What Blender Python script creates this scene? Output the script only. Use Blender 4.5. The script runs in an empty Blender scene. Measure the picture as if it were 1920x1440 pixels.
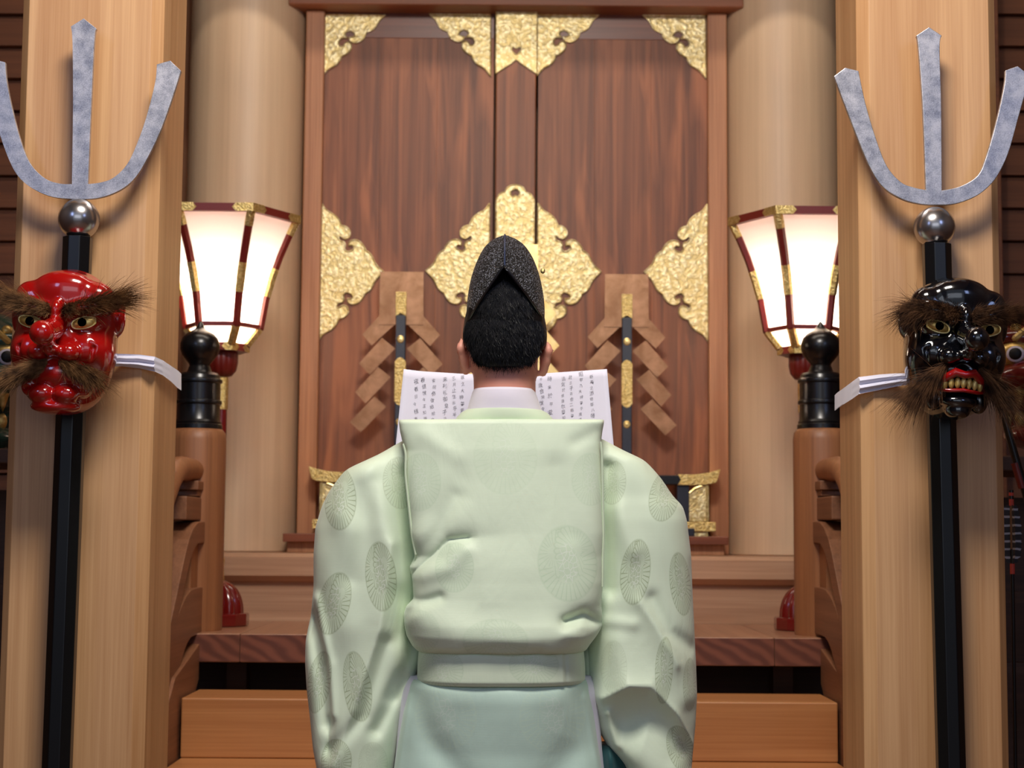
import bpy, bmesh, math, random
import numpy as np
from mathutils import Vector, Matrix

random.seed(7)
SC = bpy.context.scene
COL = SC.collection

# ------------------------------------------------------------------ camera
F_PX = 3100.0
CAM_Z = 1.2
PITCH = math.atan(280.0 / F_PX)
ROLL = 0.0075
cam_d = bpy.data.cameras.new('camera')
cam_d.sensor_width = 36.0
cam_d.lens = F_PX / 1920.0 * 36.0
cam_d.dof.use_dof = True
cam_d.dof.focus_distance = 3.35
cam_d.dof.aperture_fstop = 6.3
cam = bpy.data.objects.new('camera', cam_d)
COL.objects.link(cam)
CAM_R = Matrix.Rotation(math.pi / 2 + PITCH, 3, 'X') @ Matrix.Rotation(ROLL, 3, 'Z')
cam.matrix_world = Matrix.Translation((0, 0, CAM_Z)) @ CAM_R.to_4x4()
SC.camera = cam


def P(px, py, Y):
    """the point at depth Y that was measured at (px, py) in the photograph"""
    d = CAM_R @ Vector((px - 960.0, 720.0 - py, -F_PX))
    return Vector((0, 0, CAM_Z)) + d * (Y / d.y)


# ------------------------------------------------------------------ world, lights, exposure
SC.view_settings.view_transform = 'Standard'
SC.view_settings.look = 'None'
SC.view_settings.gamma = 1.0
SC.view_settings.use_curve_mapping = False
SC.view_settings.exposure = 0.0
world = bpy.data.worlds.new('daylight')
SC.world = world
world.use_nodes = True
world.node_tree.nodes['Background'].inputs[0].default_value = (0.72, 0.82, 1.0, 1)
world.node_tree.nodes['Background'].inputs[1].default_value = 0.27


def area(name, loc, target, sx, sy, power, color):
    l = bpy.data.lights.new(name, 'AREA')
    l.shape = 'RECTANGLE'
    l.size = sx
    l.size_y = sy
    l.energy = power
    l.color = color
    o = bpy.data.objects.new(name, l)
    COL.objects.link(o)
    o.location = loc
    o.rotation_euler = (Vector(target) - Vector(loc)).to_track_quat('-Z', 'Y').to_euler()
    return o


area('sanctuary_strip_light', (0, 4.2, 4.73), (0, 6.1, 2.2), 3.2, 0.10, 37, (1.0, 0.88, 0.74))
area('hall_ceiling_light', (0, 1.8, 3.8), (0, 3.4, 1.7), 0.9, 0.6, 94, (1.0, 0.93, 0.85))
area('entrance_daylight', (0, -2.2, 2.3), (0, 4, 1.4), 3.6, 1.6, 22, (0.82, 0.88, 1.0))
area('window_daylight_left', (-2.2, 0.2, 2.9), (-0.7, 3.5, 1.6), 0.5, 0.9, 8, (0.42, 0.55, 1.0))
area('window_daylight_right', (2.2, 0.2, 2.9), (0.7, 3.5, 1.6), 0.5, 0.9, 8, (0.42, 0.55, 1.0))

# ------------------------------------------------------------------ node helpers


def srgb(r, g, b, a=1.0):
    def f(c):
        c /= 255.0
        return c / 12.92 if c <= 0.04045 else ((c + 0.055) / 1.055) ** 2.4
    return (f(r), f(g), f(b), a)


class NT:
    def __init__(s, m):
        s.t = m.node_tree
        s.n = s.t.nodes
        s.l = s.t.links

    def new(s, kind, **kw):
        n = s.n.new(kind)
        for k, v in kw.items():
            if k.startswith('i_'):
                key = k[2:]
                key = int(key) if key.isdigit() else key.replace('_', ' ')
                s.put(n.inputs[key], v)
            else:
                setattr(n, k, v)
        return n

    def put(s, inp, v):
        if isinstance(v, bpy.types.NodeSocket):
            s.l.new(v, inp)
        elif isinstance(v, bpy.types.Node):
            s.l.new(v.outputs[0], inp)
        else:
            inp.default_value = v

    def math(s, op, a, b=0.0, c=0.0, clamp=False):
        n = s.n.new('ShaderNodeMath')
        n.operation = op
        n.use_clamp = clamp
        s.put(n.inputs[0], a)
        s.put(n.inputs[1], b)
        s.put(n.inputs[2], c)
        return n.outputs[0]

    def mix(s, f, a, b, blend='MIX'):
        n = s.n.new('ShaderNodeMix')
        n.data_type = 'RGBA'
        n.blend_type = blend
        s.put(n.inputs[0], f)
        s.put(n.inputs[6], a)
        s.put(n.inputs[7], b)
        return n.outputs[2]

    def ramp(s, f, stops, interp='LINEAR'):
        n = s.n.new('ShaderNodeValToRGB')
        n.color_ramp.interpolation = interp
        e = n.color_ramp.elements
        while len(e) < len(stops):
            e.new(0.5)
        for el, (p, c) in zip(e, stops):
            el.position = p
            el.color = c if len(c) == 4 else (*c, 1)
        s.put(n.inputs[0], f)
        return n.outputs[0]

    def coords(s, scale=(1, 1, 1), loc=(0, 0, 0), rot=(0, 0, 0)):
        tc = s.n.new('ShaderNodeTexCoord')
        mp = s.n.new('ShaderNodeMapping')
        s.l.new(tc.outputs['Object'], mp.inputs[0])
        mp.inputs['Scale'].default_value = scale
        mp.inputs['Location'].default_value = loc
        mp.inputs['Rotation'].default_value = rot
        return mp.outputs[0]

    def noise(s, vec, scale=1.0, detail=3.0, rough=0.55, dist=0.0):
        n = s.n.new('ShaderNodeTexNoise')
        s.l.new(vec, n.inputs['Vector'])
        n.inputs['Scale'].default_value = scale
        n.inputs['Detail'].default_value = detail
        n.inputs['Roughness'].default_value = rough
        n.inputs['Distortion'].default_value = dist
        return n.outputs[0]

    def bump(s, h, strength=0.3, dist=0.002):
        n = s.n.new('ShaderNodeBump')
        n.inputs['Strength'].default_value = strength
        n.inputs['Distance'].default_value = dist
        s.put(n.inputs['Height'], h)
        return n.outputs[0]


def mat(name, color=(0.5, 0.5, 0.5, 1), rough=0.5, metal=0.0, coat=0.0, spec=0.5, **kw):
    m = bpy.data.materials.new(name)
    m.use_nodes = True
    b = m.node_tree.nodes['Principled BSDF']
    b.inputs['Base Color'].default_value = color
    b.inputs['Roughness'].default_value = rough
    b.inputs['Metallic'].default_value = metal
    b.inputs['Coat Weight'].default_value = coat
    b.inputs['Coat Roughness'].default_value = 0.06 if coat >= 0.4 else 0.38
    b.inputs['Specular IOR Level'].default_value = spec
    for k, v in kw.items():
        b.inputs[k.replace('_', ' ')].default_value = v
    return m, NT(m), b


def wood(name, dark, light, axis='z', fine=90.0, band=9.0, rough=0.45, coat=0.0, streak=0.35, dist=0.6, fig=0.0):
    m, t, b = mat(name, rough=rough, coat=coat)

    def sc(across, along):
        return {'x': (along, across, across), 'y': (across, along, across), 'z': (across, across, along)}[axis]
    big = t.noise(t.coords(sc(band, band * 0.05), (3.1, 1.7, 0.4)), 1.0, 3, 0.55, dist)
    mid = t.noise(t.coords(sc(band * 3.5, band * 0.09), (1, 5, 2)), 1.0, 3, 0.6, dist * 0.6)
    fin = t.noise(t.coords(sc(fine * 2.2, fine * 0.03)), 1.0, 2, 0.6)
    f = t.math('ADD', t.math('MULTIPLY', big, 0.5), t.math('MULTIPLY', mid, 0.5))
    f = t.math('ADD', f, t.math('MULTIPLY', t.math('SUBTRACT', fin, 0.5), streak))
    if fig:
        fg = t.noise(t.coords(sc(13, 1.5), (0, 0, 3.0)), 1.0, 2, 0.5, 0.9)
        fg = t.ramp(fg, [(0.50, (0, 0, 0)), (0.75, (1, 1, 1))])
        f = t.math('ADD', f, t.math('MULTIPLY', fg, fig))
    col = t.ramp(f, [(0.33, dark), (0.66, light)])
    t.put(b.inputs['Base Color'], col)
    t.put(b.inputs['Normal'], t.bump(fin, 0.12, 0.001))
    return m


M = {}
M['post'] = wood('hinoki_post_wood', srgb(180, 130, 84), srgb(212, 166, 118), fine=110, band=9, rough=0.42, coat=0.12, streak=0.3)
M['column'] = wood('round_pillar_wood', srgb(194, 162, 130), srgb(216, 186, 152), fine=80, band=8, rough=0.48, coat=0.08, dist=0.3, streak=0.15)
M['door'] = wood('sanctuary_door_wood', srgb(96, 50, 26), srgb(164, 98, 60), fine=60, band=7, rough=0.5, coat=0.06, dist=1.4, streak=0.15, fig=0.32)
M['door_rail'] = wood('door_rail_wood', srgb(100, 50, 30), srgb(134, 74, 48), axis='x', fine=60, band=8, rough=0.35, coat=0.2)
M['jamb'] = wood('jamb_wood', srgb(158, 102, 66), srgb(200, 142, 100), fine=80, band=9, rough=0.45)
M['beamx'] = wood('sill_beam_wood', srgb(160, 116, 86), srgb(200, 158, 126), axis='x', fine=70, band=7, rough=0.45, dist=0.8)
M['step'] = wood('stair_wood', srgb(166, 106, 60), srgb(196, 138, 86), axis='x', fine=70, band=7, rough=0.42, coat=0.1, dist=0.9)
M['lintel'] = wood('lintel_wood', srgb(116, 66, 40), srgb(146, 88, 56), axis='x', fine=60, band=6, rough=0.5)
M['newel'] = wood('newel_wood', srgb(128, 82, 52), srgb(162, 108, 70), fine=70, band=9, rough=0.45)
M['rail'] = wood('rail_wood', srgb(112, 72, 48), srgb(146, 98, 68), axis='y', fine=70, band=9, rough=0.5)
M['deck'] = wood('platform_wood', srgb(140, 96, 72), srgb(178, 130, 100), axis='y', fine=70, band=7, rough=0.3, coat=0.2)
M['board'] = wood('dark_board_wood', srgb(96, 56, 34), srgb(128, 78, 48), axis='x', fine=60, band=6, rough=0.55)
M['darkwood'] = wood('dark_hall_wood', srgb(58, 36, 24), srgb(84, 54, 36), axis='x', fine=60, band=6, rough=0.6)  # dark brown timber of the side walls and stands
M['plain'] = wood('hall_ceiling_wood', srgb(150, 104, 66), srgb(176, 128, 84), axis='x', fine=60, band=6, rough=0.6)
M['floor'] = wood('hall_floor_wood', srgb(100, 66, 42), srgb(124, 84, 54), axis='y', fine=60, band=6, rough=0.35, coat=0.2)


def endgrain():
    m, t, b = mat('platform_end_grain', rough=0.5)
    tc = t.n.new('ShaderNodeTexCoord')
    w = t.new('ShaderNodeTexWave', wave_type='BANDS', bands_direction='DIAGONAL')
    mp = t.n.new('ShaderNodeMapping')
    mp.inputs['Scale'].default_value = (1.0, 1.0, 1.6)
    t.l.new(tc.outputs['Object'], mp.inputs[0])
    t.l.new(mp.outputs[0], w.inputs[0])
    w.inputs['Scale'].default_value = 9
    w.inputs['Distortion'].default_value = 5
    w.inputs['Detail'].default_value = 2
    w.inputs['Detail Scale'].default_value = 0.8
    t.put(b.inputs['Base Color'], t.ramp(w.outputs[1], [(0.1, srgb(98, 54, 42)), (0.9, srgb(126, 74, 56))]))
    return m


M['endgrain'] = endgrain()


def gold(name, c1, c2, rough=0.33, scale=70, strength=0.9, metal=0.88):
    m, t, b = mat(name, metal=metal, rough=rough)
    co = t.coords((scale, scale, scale))
    n1 = t.noise(co, 0.55, 2, 0.5, 2.2)
    v = t.n.new('ShaderNodeTexVoronoi')
    v.feature = 'SMOOTH_F1'
    t.l.new(co, v.inputs['Vector'])
    v.inputs['Scale'].default_value = 0.8
    h = t.math('ADD', t.math('MULTIPLY', n1, 1.2), t.math('MULTIPLY', v.outputs['Distance'], -0.9))
    g = t.noise(co, 9.0, 2)
    h2 = t.math('ADD', h, t.math('MULTIPLY', g, 0.12))
    t.put(b.inputs['Base Color'], t.ramp(h, [(0.1, c1), (0.5, c2)]))
    t.put(b.inputs['Normal'], t.bump(h2, strength, 0.004))
    return m


M['gold'] = gold('chased_gilt_copper', srgb(214, 190, 128), srgb(250, 236, 188), rough=0.42, scale=80, metal=0.65, strength=0.5)
M['gold_smooth'] = gold('gilt_edge', srgb(218, 190, 120), srgb(246, 226, 164), rough=0.3, scale=60, strength=0.15)
M['gold_fine'] = gold('fine_gilt', srgb(214, 184, 112), srgb(244, 222, 158), rough=0.36, scale=190, strength=0.6)
M['gold_paint'] = gold('gold_lacquer', srgb(196, 160, 84), srgb(232, 204, 130), rough=0.35, scale=60, strength=0.1, metal=0.5)


def steel():
    m, t, b = mat('hammered_steel', metal=0.8, rough=0.42)
    co = t.coords()
    n = t.noise(co, 34, 4, 0.7)
    n2 = t.noise(co, 420, 2, 0.6)
    f = t.math('ADD', t.math('MULTIPLY', n, 0.6), t.math('MULTIPLY', n2, 0.4))
    t.put(b.inputs['Base Color'], t.ramp(f, [(0.36, srgb(140, 138, 142)), (0.6, srgb(206, 202, 204))]))
    t.put(b.inputs['Roughness'], t.math('ADD', t.math('MULTIPLY', n, 0.3), 0.28))
    t.put(b.inputs['Normal'], t.bump(n2, 0.2, 0.0008))
    return m


M['steel'] = steel()
M['ball'] = mat('polished_steel', srgb(176, 172, 172), 0.24, 0.95)[0]
M['black_lacquer'] = mat('black_lacquer', srgb(6, 7, 10), 0.3, 0.0, 0.25, 0.35)[0]
M['black_satin'] = mat('black_giboshi_metal', srgb(8, 9, 12), 0.26, 0.0, 0.2)[0]
M['red_lacquer'] = mat('red_lacquer', srgb(104, 14, 12), 0.22, 0.0, 0.7)[0]
M['red_wood'] = mat('lantern_red_lacquer', srgb(112, 26, 18), 0.4, 0.0, 0.08)[0]
M['mask_red'] = mat('mask_red_lacquer', srgb(160, 14, 12), 0.16, 0.0, 1.0)[0]
M['mask_black'] = mat('mask_black_lacquer', srgb(8, 9, 14), 0.14, 0.0, 1.0)[0]
M['lip_red'] = mat('mask_lip_red', srgb(150, 12, 14), 0.2, 0.0, 0.8)[0]
M['pupil'] = mat('pupil_black', srgb(4, 4, 5), 0.6)[0]
M['matte_black'] = mat('matte_black', srgb(2, 2, 2), 1.0, spec=0.0)[0]
M['ink'] = mat('ink', srgb(58, 56, 74), 0.8)[0]
M['skin'] = mat('skin', srgb(212, 144, 124), 0.5, Subsurface_Weight=0.15)[0]


def fur(name, c1, c2, rough=0.75):
    m, t, b = mat(name, rough=rough, spec=0.2)
    co = t.coords()
    t.put(b.inputs['Base Color'], t.ramp(t.noise(co, 45, 3), [(0.35, c1), (0.65, c2)]))
    return m


M['fur'] = fur('brown_animal_hair', srgb(58, 36, 20), srgb(140, 100, 62))
M['fur_dark'] = fur('dark_brown_animal_hair', srgb(34, 20, 14), srgb(108, 74, 48))
M['hair'] = fur('black_hair', srgb(6, 6, 8), srgb(14, 13, 15), 0.6)
M['hair_strand'] = fur('black_hair_strands', srgb(7, 7, 9), srgb(28, 26, 27), 0.42)  # lighter than the hair shell: sheen put into the strand colour


def hat_mat():
    m, t, b = mat('crinkled_black_lacquered_gauze', srgb(9, 10, 14), 0.5)
    co = t.coords()
    sp = t.noise(co, 300, 1, 0.5)
    t.put(b.inputs['Base Color'], t.ramp(sp, [(0.53, srgb(5, 6, 9)), (0.62, srgb(112, 114, 124))]))  # pale flecks in the colour stand for the gauze's sparkle
    v = t.n.new('ShaderNodeTexVoronoi')
    t.l.new(co, v.inputs['Vector'])
    v.inputs['Scale'].default_value = 300
    n = t.noise(co, 260, 3, 0.7)
    h = t.math('ADD', v.outputs['Distance'], n)
    t.put(b.inputs['Normal'], t.bump(h, 1.0, 0.006))
    return m


M['hat'] = hat_mat()
M['hat_edge'] = mat('hat_brim_lacquer', srgb(10, 11, 16), 0.3, coat=0.3)[0]


def cloth(name, c, c2=None, weave=900, rough=0.6, trans=0.0, sheen=0.25):
    m, t, b = mat(name, c, rough, spec=0.3)
    b.inputs['Sheen Weight'].default_value = sheen
    co = t.coords((1, 1, 1))
    w = t.new('ShaderNodeTexWave', wave_type='BANDS', bands_direction='Z')
    t.l.new(co, w.inputs[0])
    w.inputs['Scale'].default_value = weave / 6
    w.inputs['Distortion'].default_value = 1.0
    n = t.noise(co, 6, 3, 0.5)
    if c2 is None:
        c2 = tuple(x * 0.93 for x in c[:3]) + (1,)
    base = t.ramp(n, [(0.35, c2), (0.65, c)])
    t.put(b.inputs['Base Color'], base)
    t.put(b.inputs['Normal'], t.bump(w.outputs[1], 0.08, 0.001))
    return m, t, b, base


M['white_cloth'] = cloth('white_cotton', srgb(226, 222, 236), srgb(214, 210, 226))[0]
M['under_white'] = cloth('white_silk', srgb(232, 226, 236), srgb(222, 216, 228))[0]
M['strap'] = cloth('white_tie_cloth', srgb(226, 224, 240), srgb(206, 206, 226))[0]
M['teal'] = cloth('teal_brocade', srgb(30, 82, 84), srgb(20, 60, 66))[0]


def roundel_group():
    g = bpy.data.node_groups.new('kiku_roundel', 'ShaderNodeTree')
    for nm, ty in (('Vector', 'NodeSocketVector'), ('Center', 'NodeSocketVector'), ('InvRadius', 'NodeSocketVector'), ('Tilt', 'NodeSocketFloat'), ('Seed', 'NodeSocketFloat')):
        g.interface.new_socket(nm, in_out='INPUT', socket_type=ty)
    g.interface.new_socket('Line', in_out='OUTPUT', socket_type='NodeSocketFloat')
    g.interface.new_socket('Fill', in_out='OUTPUT', socket_type='NodeSocketFloat')
    g.interface.new_socket('Lace', in_out='OUTPUT', socket_type='NodeSocketFloat')
    n, l = g.nodes, g.links
    gi, go = n.new('NodeGroupInput'), n.new('NodeGroupOutput')

    def mt(op, a, b=0.0, c=0.0, clamp=False):
        x = n.new('ShaderNodeMath')
        x.operation = op
        x.use_clamp = clamp
        for i, v in enumerate((a, b, c)):
            if isinstance(v, bpy.types.NodeSocket):
                l.new(v, x.inputs[i])
            else:
                x.inputs[i].default_value = v
        return x.outputs[0]

    def vm(op, a, b):
        x = n.new('ShaderNodeVectorMath')
        x.operation = op
        l.new(a, x.inputs[0])
        l.new(b, x.inputs[1])
        return x.outputs[0]
    d = vm('SUBTRACT', gi.outputs['Vector'], gi.outputs['Center'])
    rot = n.new('ShaderNodeVectorRotate')
    rot.rotation_type = 'Y_AXIS'
    l.new(d, rot.inputs['Vector'])
    l.new(gi.outputs['Tilt'], rot.inputs['Angle'])
    q = vm('MULTIPLY', rot.outputs[0], gi.outputs['InvRadius'])
    s = n.new('ShaderNodeSeparateXYZ')
    l.new(q, s.inputs[0])
    x, z = s.outputs[0], s.outputs[2]
    r = mt('SQRT', mt('ADD', mt('MULTIPLY', x, x), mt('MULTIPLY', z, z)))
    inside = mt('MULTIPLY', mt('SUBTRACT', 1.0, r), 14.0, clamp=True)
    lines = None
    # three overlapping chrysanthemum fans round a lacy middle
    for k, (ox, oz, rr, pet, hole) in enumerate(((0.0, -0.02, 0.93, 34, 0.50), (0.30, 0.34, 0.66, 26, 0.2), (-0.42, 0.30, 0.60, 24, 0.2))):
        xx, zz = mt('SUBTRACT', x, ox), mt('SUBTRACT', z, oz)
        rk = mt('SQRT', mt('ADD', mt('MULTIPLY', xx, xx), mt('MULTIPLY', zz, zz)))
        an = mt('ARCTAN2', xx, zz)
        c = mt('ABSOLUTE', mt('SINE', mt('MULTIPLY', an, pet / 2.0)))
        ln = mt('SUBTRACT', 1.0, mt('MULTIPLY', c, 2.0), clamp=True)
        ring = mt('SUBTRACT', 1.0, mt('MULTIPLY', mt('ABSOLUTE', mt('SUBTRACT', rk, mt('ADD', rr - 0.03, mt('MULTIPLY', c, 0.07)))), 24.0), clamp=True)
        band = mt('MULTIPLY', mt('LESS_THAN', rk, rr), mt('GREATER_THAN', rk, hole))
        a = mt('MAXIMUM', mt('MULTIPLY', ln, band), mt('MULTIPLY', ring, 0.8))
        if k == 0:
            # the lower fan only covers the lower part of the medallion
            low = mt('LESS_THAN', z, mt('ADD', 0.12, mt('MULTIPLY', x, 0.25)))
            lines, cover = mt('MULTIPLY', a, low), mt('MULTIPLY', mt('GREATER_THAN', rk, hole), low)
        else:
            lines = mt('MAXIMUM', lines, mt('MULTIPLY', a, mt('SUBTRACT', 1.0, cover)))
            cover = mt('MAXIMUM', cover, mt('LESS_THAN', rk, rr + 0.02))
    noi = n.new('ShaderNodeTexVoronoi')
    noi.feature = 'DISTANCE_TO_EDGE'
    l.new(q, noi.inputs['Vector'])
    noi.inputs['Scale'].default_value = 6.0
    rim = mt('SUBTRACT', 1.0, mt('MULTIPLY', mt('ABSOLUTE', mt('SUBTRACT', r, 0.96)), 20.0), clamp=True)
    edge = mt('SUBTRACT', 1.0, mt('MULTIPLY', noi.outputs['Distance'], 14.0), clamp=True)
    mid = mt('SUBTRACT', 1.0, mt('MULTIPLY', mt('MAXIMUM', mt('SUBTRACT', mt('SQRT', mt('ADD', mt('MULTIPLY', x, mt('MULTIPLY', x, 2.2)), mt('MULTIPLY', z, mt('MULTIPLY', z, 0.9)))), 0.42), 0.0), 9.0), clamp=True)
    lines = mt('MAXIMUM', lines, mt('MULTIPLY', rim, 0.6))
    lines = mt('MULTIPLY', lines, mt('SUBTRACT', 1.0, mt('MULTIPLY', mid, 0.6)))
    lines = mt('MAXIMUM', lines, mt('MULTIPLY', mt('MULTIPLY', mt('SUBTRACT', 1.0, edge), mid), 0.35))
    l.new(mt('MULTIPLY', lines, inside), go.inputs['Line'])
    l.new(inside, go.inputs['Fill'])
    l.new(mt('MULTIPLY', mt('MULTIPLY', edge, mid), inside), go.inputs['Lace'])
    return g


KIKU = roundel_group()


def robe_mat(name, c, roundels, origin, line_c, strength=1.0, fill=0.22):
    """roundels: (x, z, rx, rz, tilt, weight) in metres, local to origin"""
    m, t, b, base = cloth(name, c, tuple(x * 0.95 for x in c[:3]) + (1,), weave=1500, rough=0.5)
    wr = t.noise(t.coords((9, 9, 3.5)), 1.0, 4, 0.5, 1.0)
    rib = t.new('ShaderNodeTexWave', wave_type='BANDS', bands_direction='Z')
    t.l.new(t.coords(), rib.inputs[0])
    rib.inputs['Scale'].default_value = 120
    rib.inputs['Distortion'].default_value = 1.5
    hh = t.math('ADD', wr, t.math('MULTIPLY', rib.outputs[1], 0.012))
    t.put(b.inputs['Normal'], t.bump(hh, 0.35, 0.012))
    tc = t.n.new('ShaderNodeTexCoord')
    tot = tf = tl = None
    for (x, z, rx, rz, tilt, w) in roundels:
        gnode = t.n.new('ShaderNodeGroup')
        gnode.node_tree = KIKU
        t.l.new(tc.outputs['Object'], gnode.inputs['Vector'])
        gnode.inputs['Center'].default_value = (x - origin[0], 0, z - origin[2])
        gnode.inputs['InvRadius'].default_value = (1 / rx, 0, 1 / rz)
        gnode.inputs['Tilt'].default_value = tilt
        a = t.math('MULTIPLY', gnode.outputs[0], w)
        f = t.math('MULTIPLY', gnode.outputs[1], w)
        tot = a if tot is None else t.math('ADD', tot, a)
        tf = f if tf is None else t.math('ADD', tf, f)
        lc = t.math('MULTIPLY', gnode.outputs[2], w)
        tl = lc if tl is None else t.math('ADD', tl, lc)
    if tot is not None:
        k = t.math('ADD', t.math('MULTIPLY', tot, 0.75 * strength), t.math('MULTIPLY', tf, fill * strength), clamp=True)
        cc = t.mix(k, base, line_c)
        t.put(b.inputs['Base Color'], t.mix(t.math('MULTIPLY', tl, 0.7, clamp=True), cc, srgb(236, 240, 232)))
    return m


# ------------------------------------------------------------------ mesh helpers
class MB:
    def __init__(s):
        s.v, s.f = [], []

    def add(s, vs, fs, mtx=None):
        o = len(s.v)
        for v in vs:
            v = Vector(v)
            s.v.append(mtx @ v if mtx is not None else v)
        s.f += [tuple(i + o for i in f) for f in fs]
        return s

    def box(s, x0, x1, y0, y1, z0, z1, mtx=None):
        vs = [(x, y, z) for z in (z0, z1) for y in (y0, y1) for x in (x0, x1)]
        return s.add(vs, [(0, 2, 3, 1), (4, 5, 7, 6), (0, 1, 5, 4), (2, 6, 7, 3), (0, 4, 6, 2), (1, 3, 7, 5)], mtx)

    def prism(s, pts, a0, a1, axis='y', mtx=None):
        """extrude a polygon: axis 'y': pts are (x, z); 'x': pts are (y, z); 'z': pts are (x, y)"""
        def mk(p, a):
            return {'y': (p[0], a, p[1]), 'x': (a, p[0], p[1]), 'z': (p[0], p[1], a)}[axis]
        n = len(pts)
        vs = [mk(p, a0) for p in pts] + [mk(p, a1) for p in pts]
        fs = [(i, (i + 1) % n, n + (i + 1) % n, n + i) for i in range(n)]
        fs += [tuple(range(n)), tuple(range(2 * n - 1, n - 1, -1))]
        return s.add(vs, fs, mtx)

    def lathe(s, prof, c=(0, 0, 0), seg=48, mtx=None, flute=0, amp=0.0):
        """prof: (radius, z) from bottom to top"""
        vs, fs = [], []
        n = len(prof)
        for i in range(seg):
            a = 2 * math.pi * i / seg
            k = 1.0
            if flute:
                k = 1 - amp * (1 - abs(math.sin(a * flute / 2)))
            for r, z in prof:
                vs.append((c[0] + r * k * math.cos(a), c[1] + r * k * math.sin(a), c[2] + z))
        for i in range(seg):
            j = (i + 1) % seg
            for q in range(n - 1):
                fs.append((i * n + q, j * n + q, j * n + q + 1, i * n + q + 1))
        fs.append(tuple(i * n for i in range(seg))[::-1])
        fs.append(tuple(i * n + n - 1 for i in range(seg)))
        return s.add(vs, fs, mtx)

    def tube(s, pts, rad, seg=8, closed=False):
        pts = [Vector(p) for p in pts]
        n = len(pts)
        rads = rad if isinstance(rad, (list, tuple)) else [rad] * n
        vs, fs = [], []
        up = None
        for i, p in enumerate(pts):
            if closed:
                d = pts[(i + 1) % n] - pts[i - 1]
            else:
                d = pts[min(i + 1, n - 1)] - pts[max(i - 1, 0)]
            if d.length < 1e-9:
                d = Vector((0, 0, 1))
            d.normalize()
            if up is None:
                up = d.orthogonal().normalized()
            up = (up - d * up.dot(d))
            up = up.normalized() if up.length > 1e-6 else d.orthogonal().normalized()
            w = d.cross(up)
            for k in range(seg):
                a = 2 * math.pi * k / seg
                vs.append(p + (up * math.cos(a) + w * math.sin(a)) * rads[i])
        for i in range(n if closed else n - 1):
            j = (i + 1) % n
            for k in range(seg):
                k2 = (k + 1) % seg
                fs.append((i * seg + k, i * seg + k2, j * seg + k2, j * seg + k))
        if not closed:
            fs.append(tuple(range(seg))[::-1])
            fs.append(tuple((n - 1) * seg + k for k in range(seg)))
        return s.add(vs, fs)

    def ball(s, c, r, seg=32, rings=16, mtx=None):
        r = (r, r, r) if not isinstance(r, (tuple, list)) else r
        vs, fs = [], []
        for j in range(rings + 1):
            ph = math.pi * j / rings
            for i in range(seg):
                a = 2 * math.pi * i / seg
                vs.append((c[0] + r[0] * math.sin(ph) * math.cos(a), c[1] + r[1] * math.sin(ph) * math.sin(a), c[2] - r[2] * math.cos(ph)))
        for j in range(rings):
            for i in range(seg):
                k = (i + 1) % seg
                fs.append((j * seg + i, j * seg + k, (j + 1) * seg + k, (j + 1) * seg + i))
        return s.add(vs, fs, mtx)

    def sweep(s, path, w, h, fx=None):
        """rectangular bar swept along a path lying in a y-z plane at constant x (w across x, h across the path)"""
        n = len(path)
        vs, fs = [], []
        for i, (x, y, z) in enumerate(path):
            a, b = path[max(i - 1, 0)], path[min(i + 1, n - 1)]
            d = Vector((0, b[1] - a[1], b[2] - a[2])).normalized()
            nn = Vector((0, -d.z, d.y))
            for sx, sn in ((-1, -1), (1, -1), (1, 1), (-1, 1)):
                vs.append(Vector((x + sx * w / 2, y, z)) + nn * sn * h / 2)
        for i in range(n - 1):
            for k in range(4):
                k2 = (k + 1) % 4
                fs.append((i * 4 + k, i * 4 + k2, i * 4 + 4 + k2, i * 4 + 4 + k))
        fs += [(3, 2, 1, 0), tuple(4 * n - 4 + k for k in range(4))]
        return s.add(vs, fs)

    def build(s, name, material, parent=None, smooth=False, bevel=0.0, angle=40, subsurf=0):
        me = bpy.data.meshes.new(name)
        off = parent_world(parent) if parent else Vector((0, 0, 0))
        me.from_pydata([tuple(v - off) for v in s.v], [], s.f)
        bm = bmesh.new()
        bm.from_mesh(me)
        bmesh.ops.remove_doubles(bm, verts=bm.verts, dist=1e-6)
        bmesh.ops.recalc_face_normals(bm, faces=bm.faces)
        bm.to_mesh(me)
        bm.free()
        me.materials.append(material)
        o = bpy.data.objects.new(name, me)
        COL.objects.link(o)
        if parent:
            o.parent = parent
        if bevel > 0:
            md = o.modifiers.new('bevel', 'BEVEL')
            md.width = bevel
            md.segments = 2
            md.limit_method = 'ANGLE'
            md.angle_limit = math.radians(35)
        if subsurf:
            md = o.modifiers.new('sub', 'SUBSURF')
            md.levels = md.render_levels = subsurf
        if smooth:
            me.polygons.foreach_set('use_smooth', [True] * len(me.polygons))
            if angle:
                me.set_sharp_from_angle(angle=math.radians(angle))
        return o


def parent_world(p):
    v = Vector(p.location)
    while p.parent:
        p = p.parent
        v += Vector(p.location)
    return v


def tag(o, label=None, cat=None, group=None, kind=None):
    if label:
        o['label'] = label
    if cat:
        o['category'] = cat
    if group:
        o['group'] = group
    if kind:
        o['kind'] = kind
    return o


def thing(name, label, cat, loc=(0, 0, 0), group=None, kind=None):
    o = bpy.data.objects.new(name, None)
    o.empty_display_size = 0.05
    COL.objects.link(o)
    o.location = loc
    return tag(o, label, cat, group, kind)


def struct(o):
    o['kind'] = 'structure'
    return o


def copy_thing(o, loc, label, parent=None):
    c = o.copy()
    COL.objects.link(c)
    if parent is not None:
        c.parent = parent
    else:
        c.location = loc
        if label:
            c['label'] = label
    for ch in o.children:
        copy_thing(ch, None, None, c)
    return c


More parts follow.
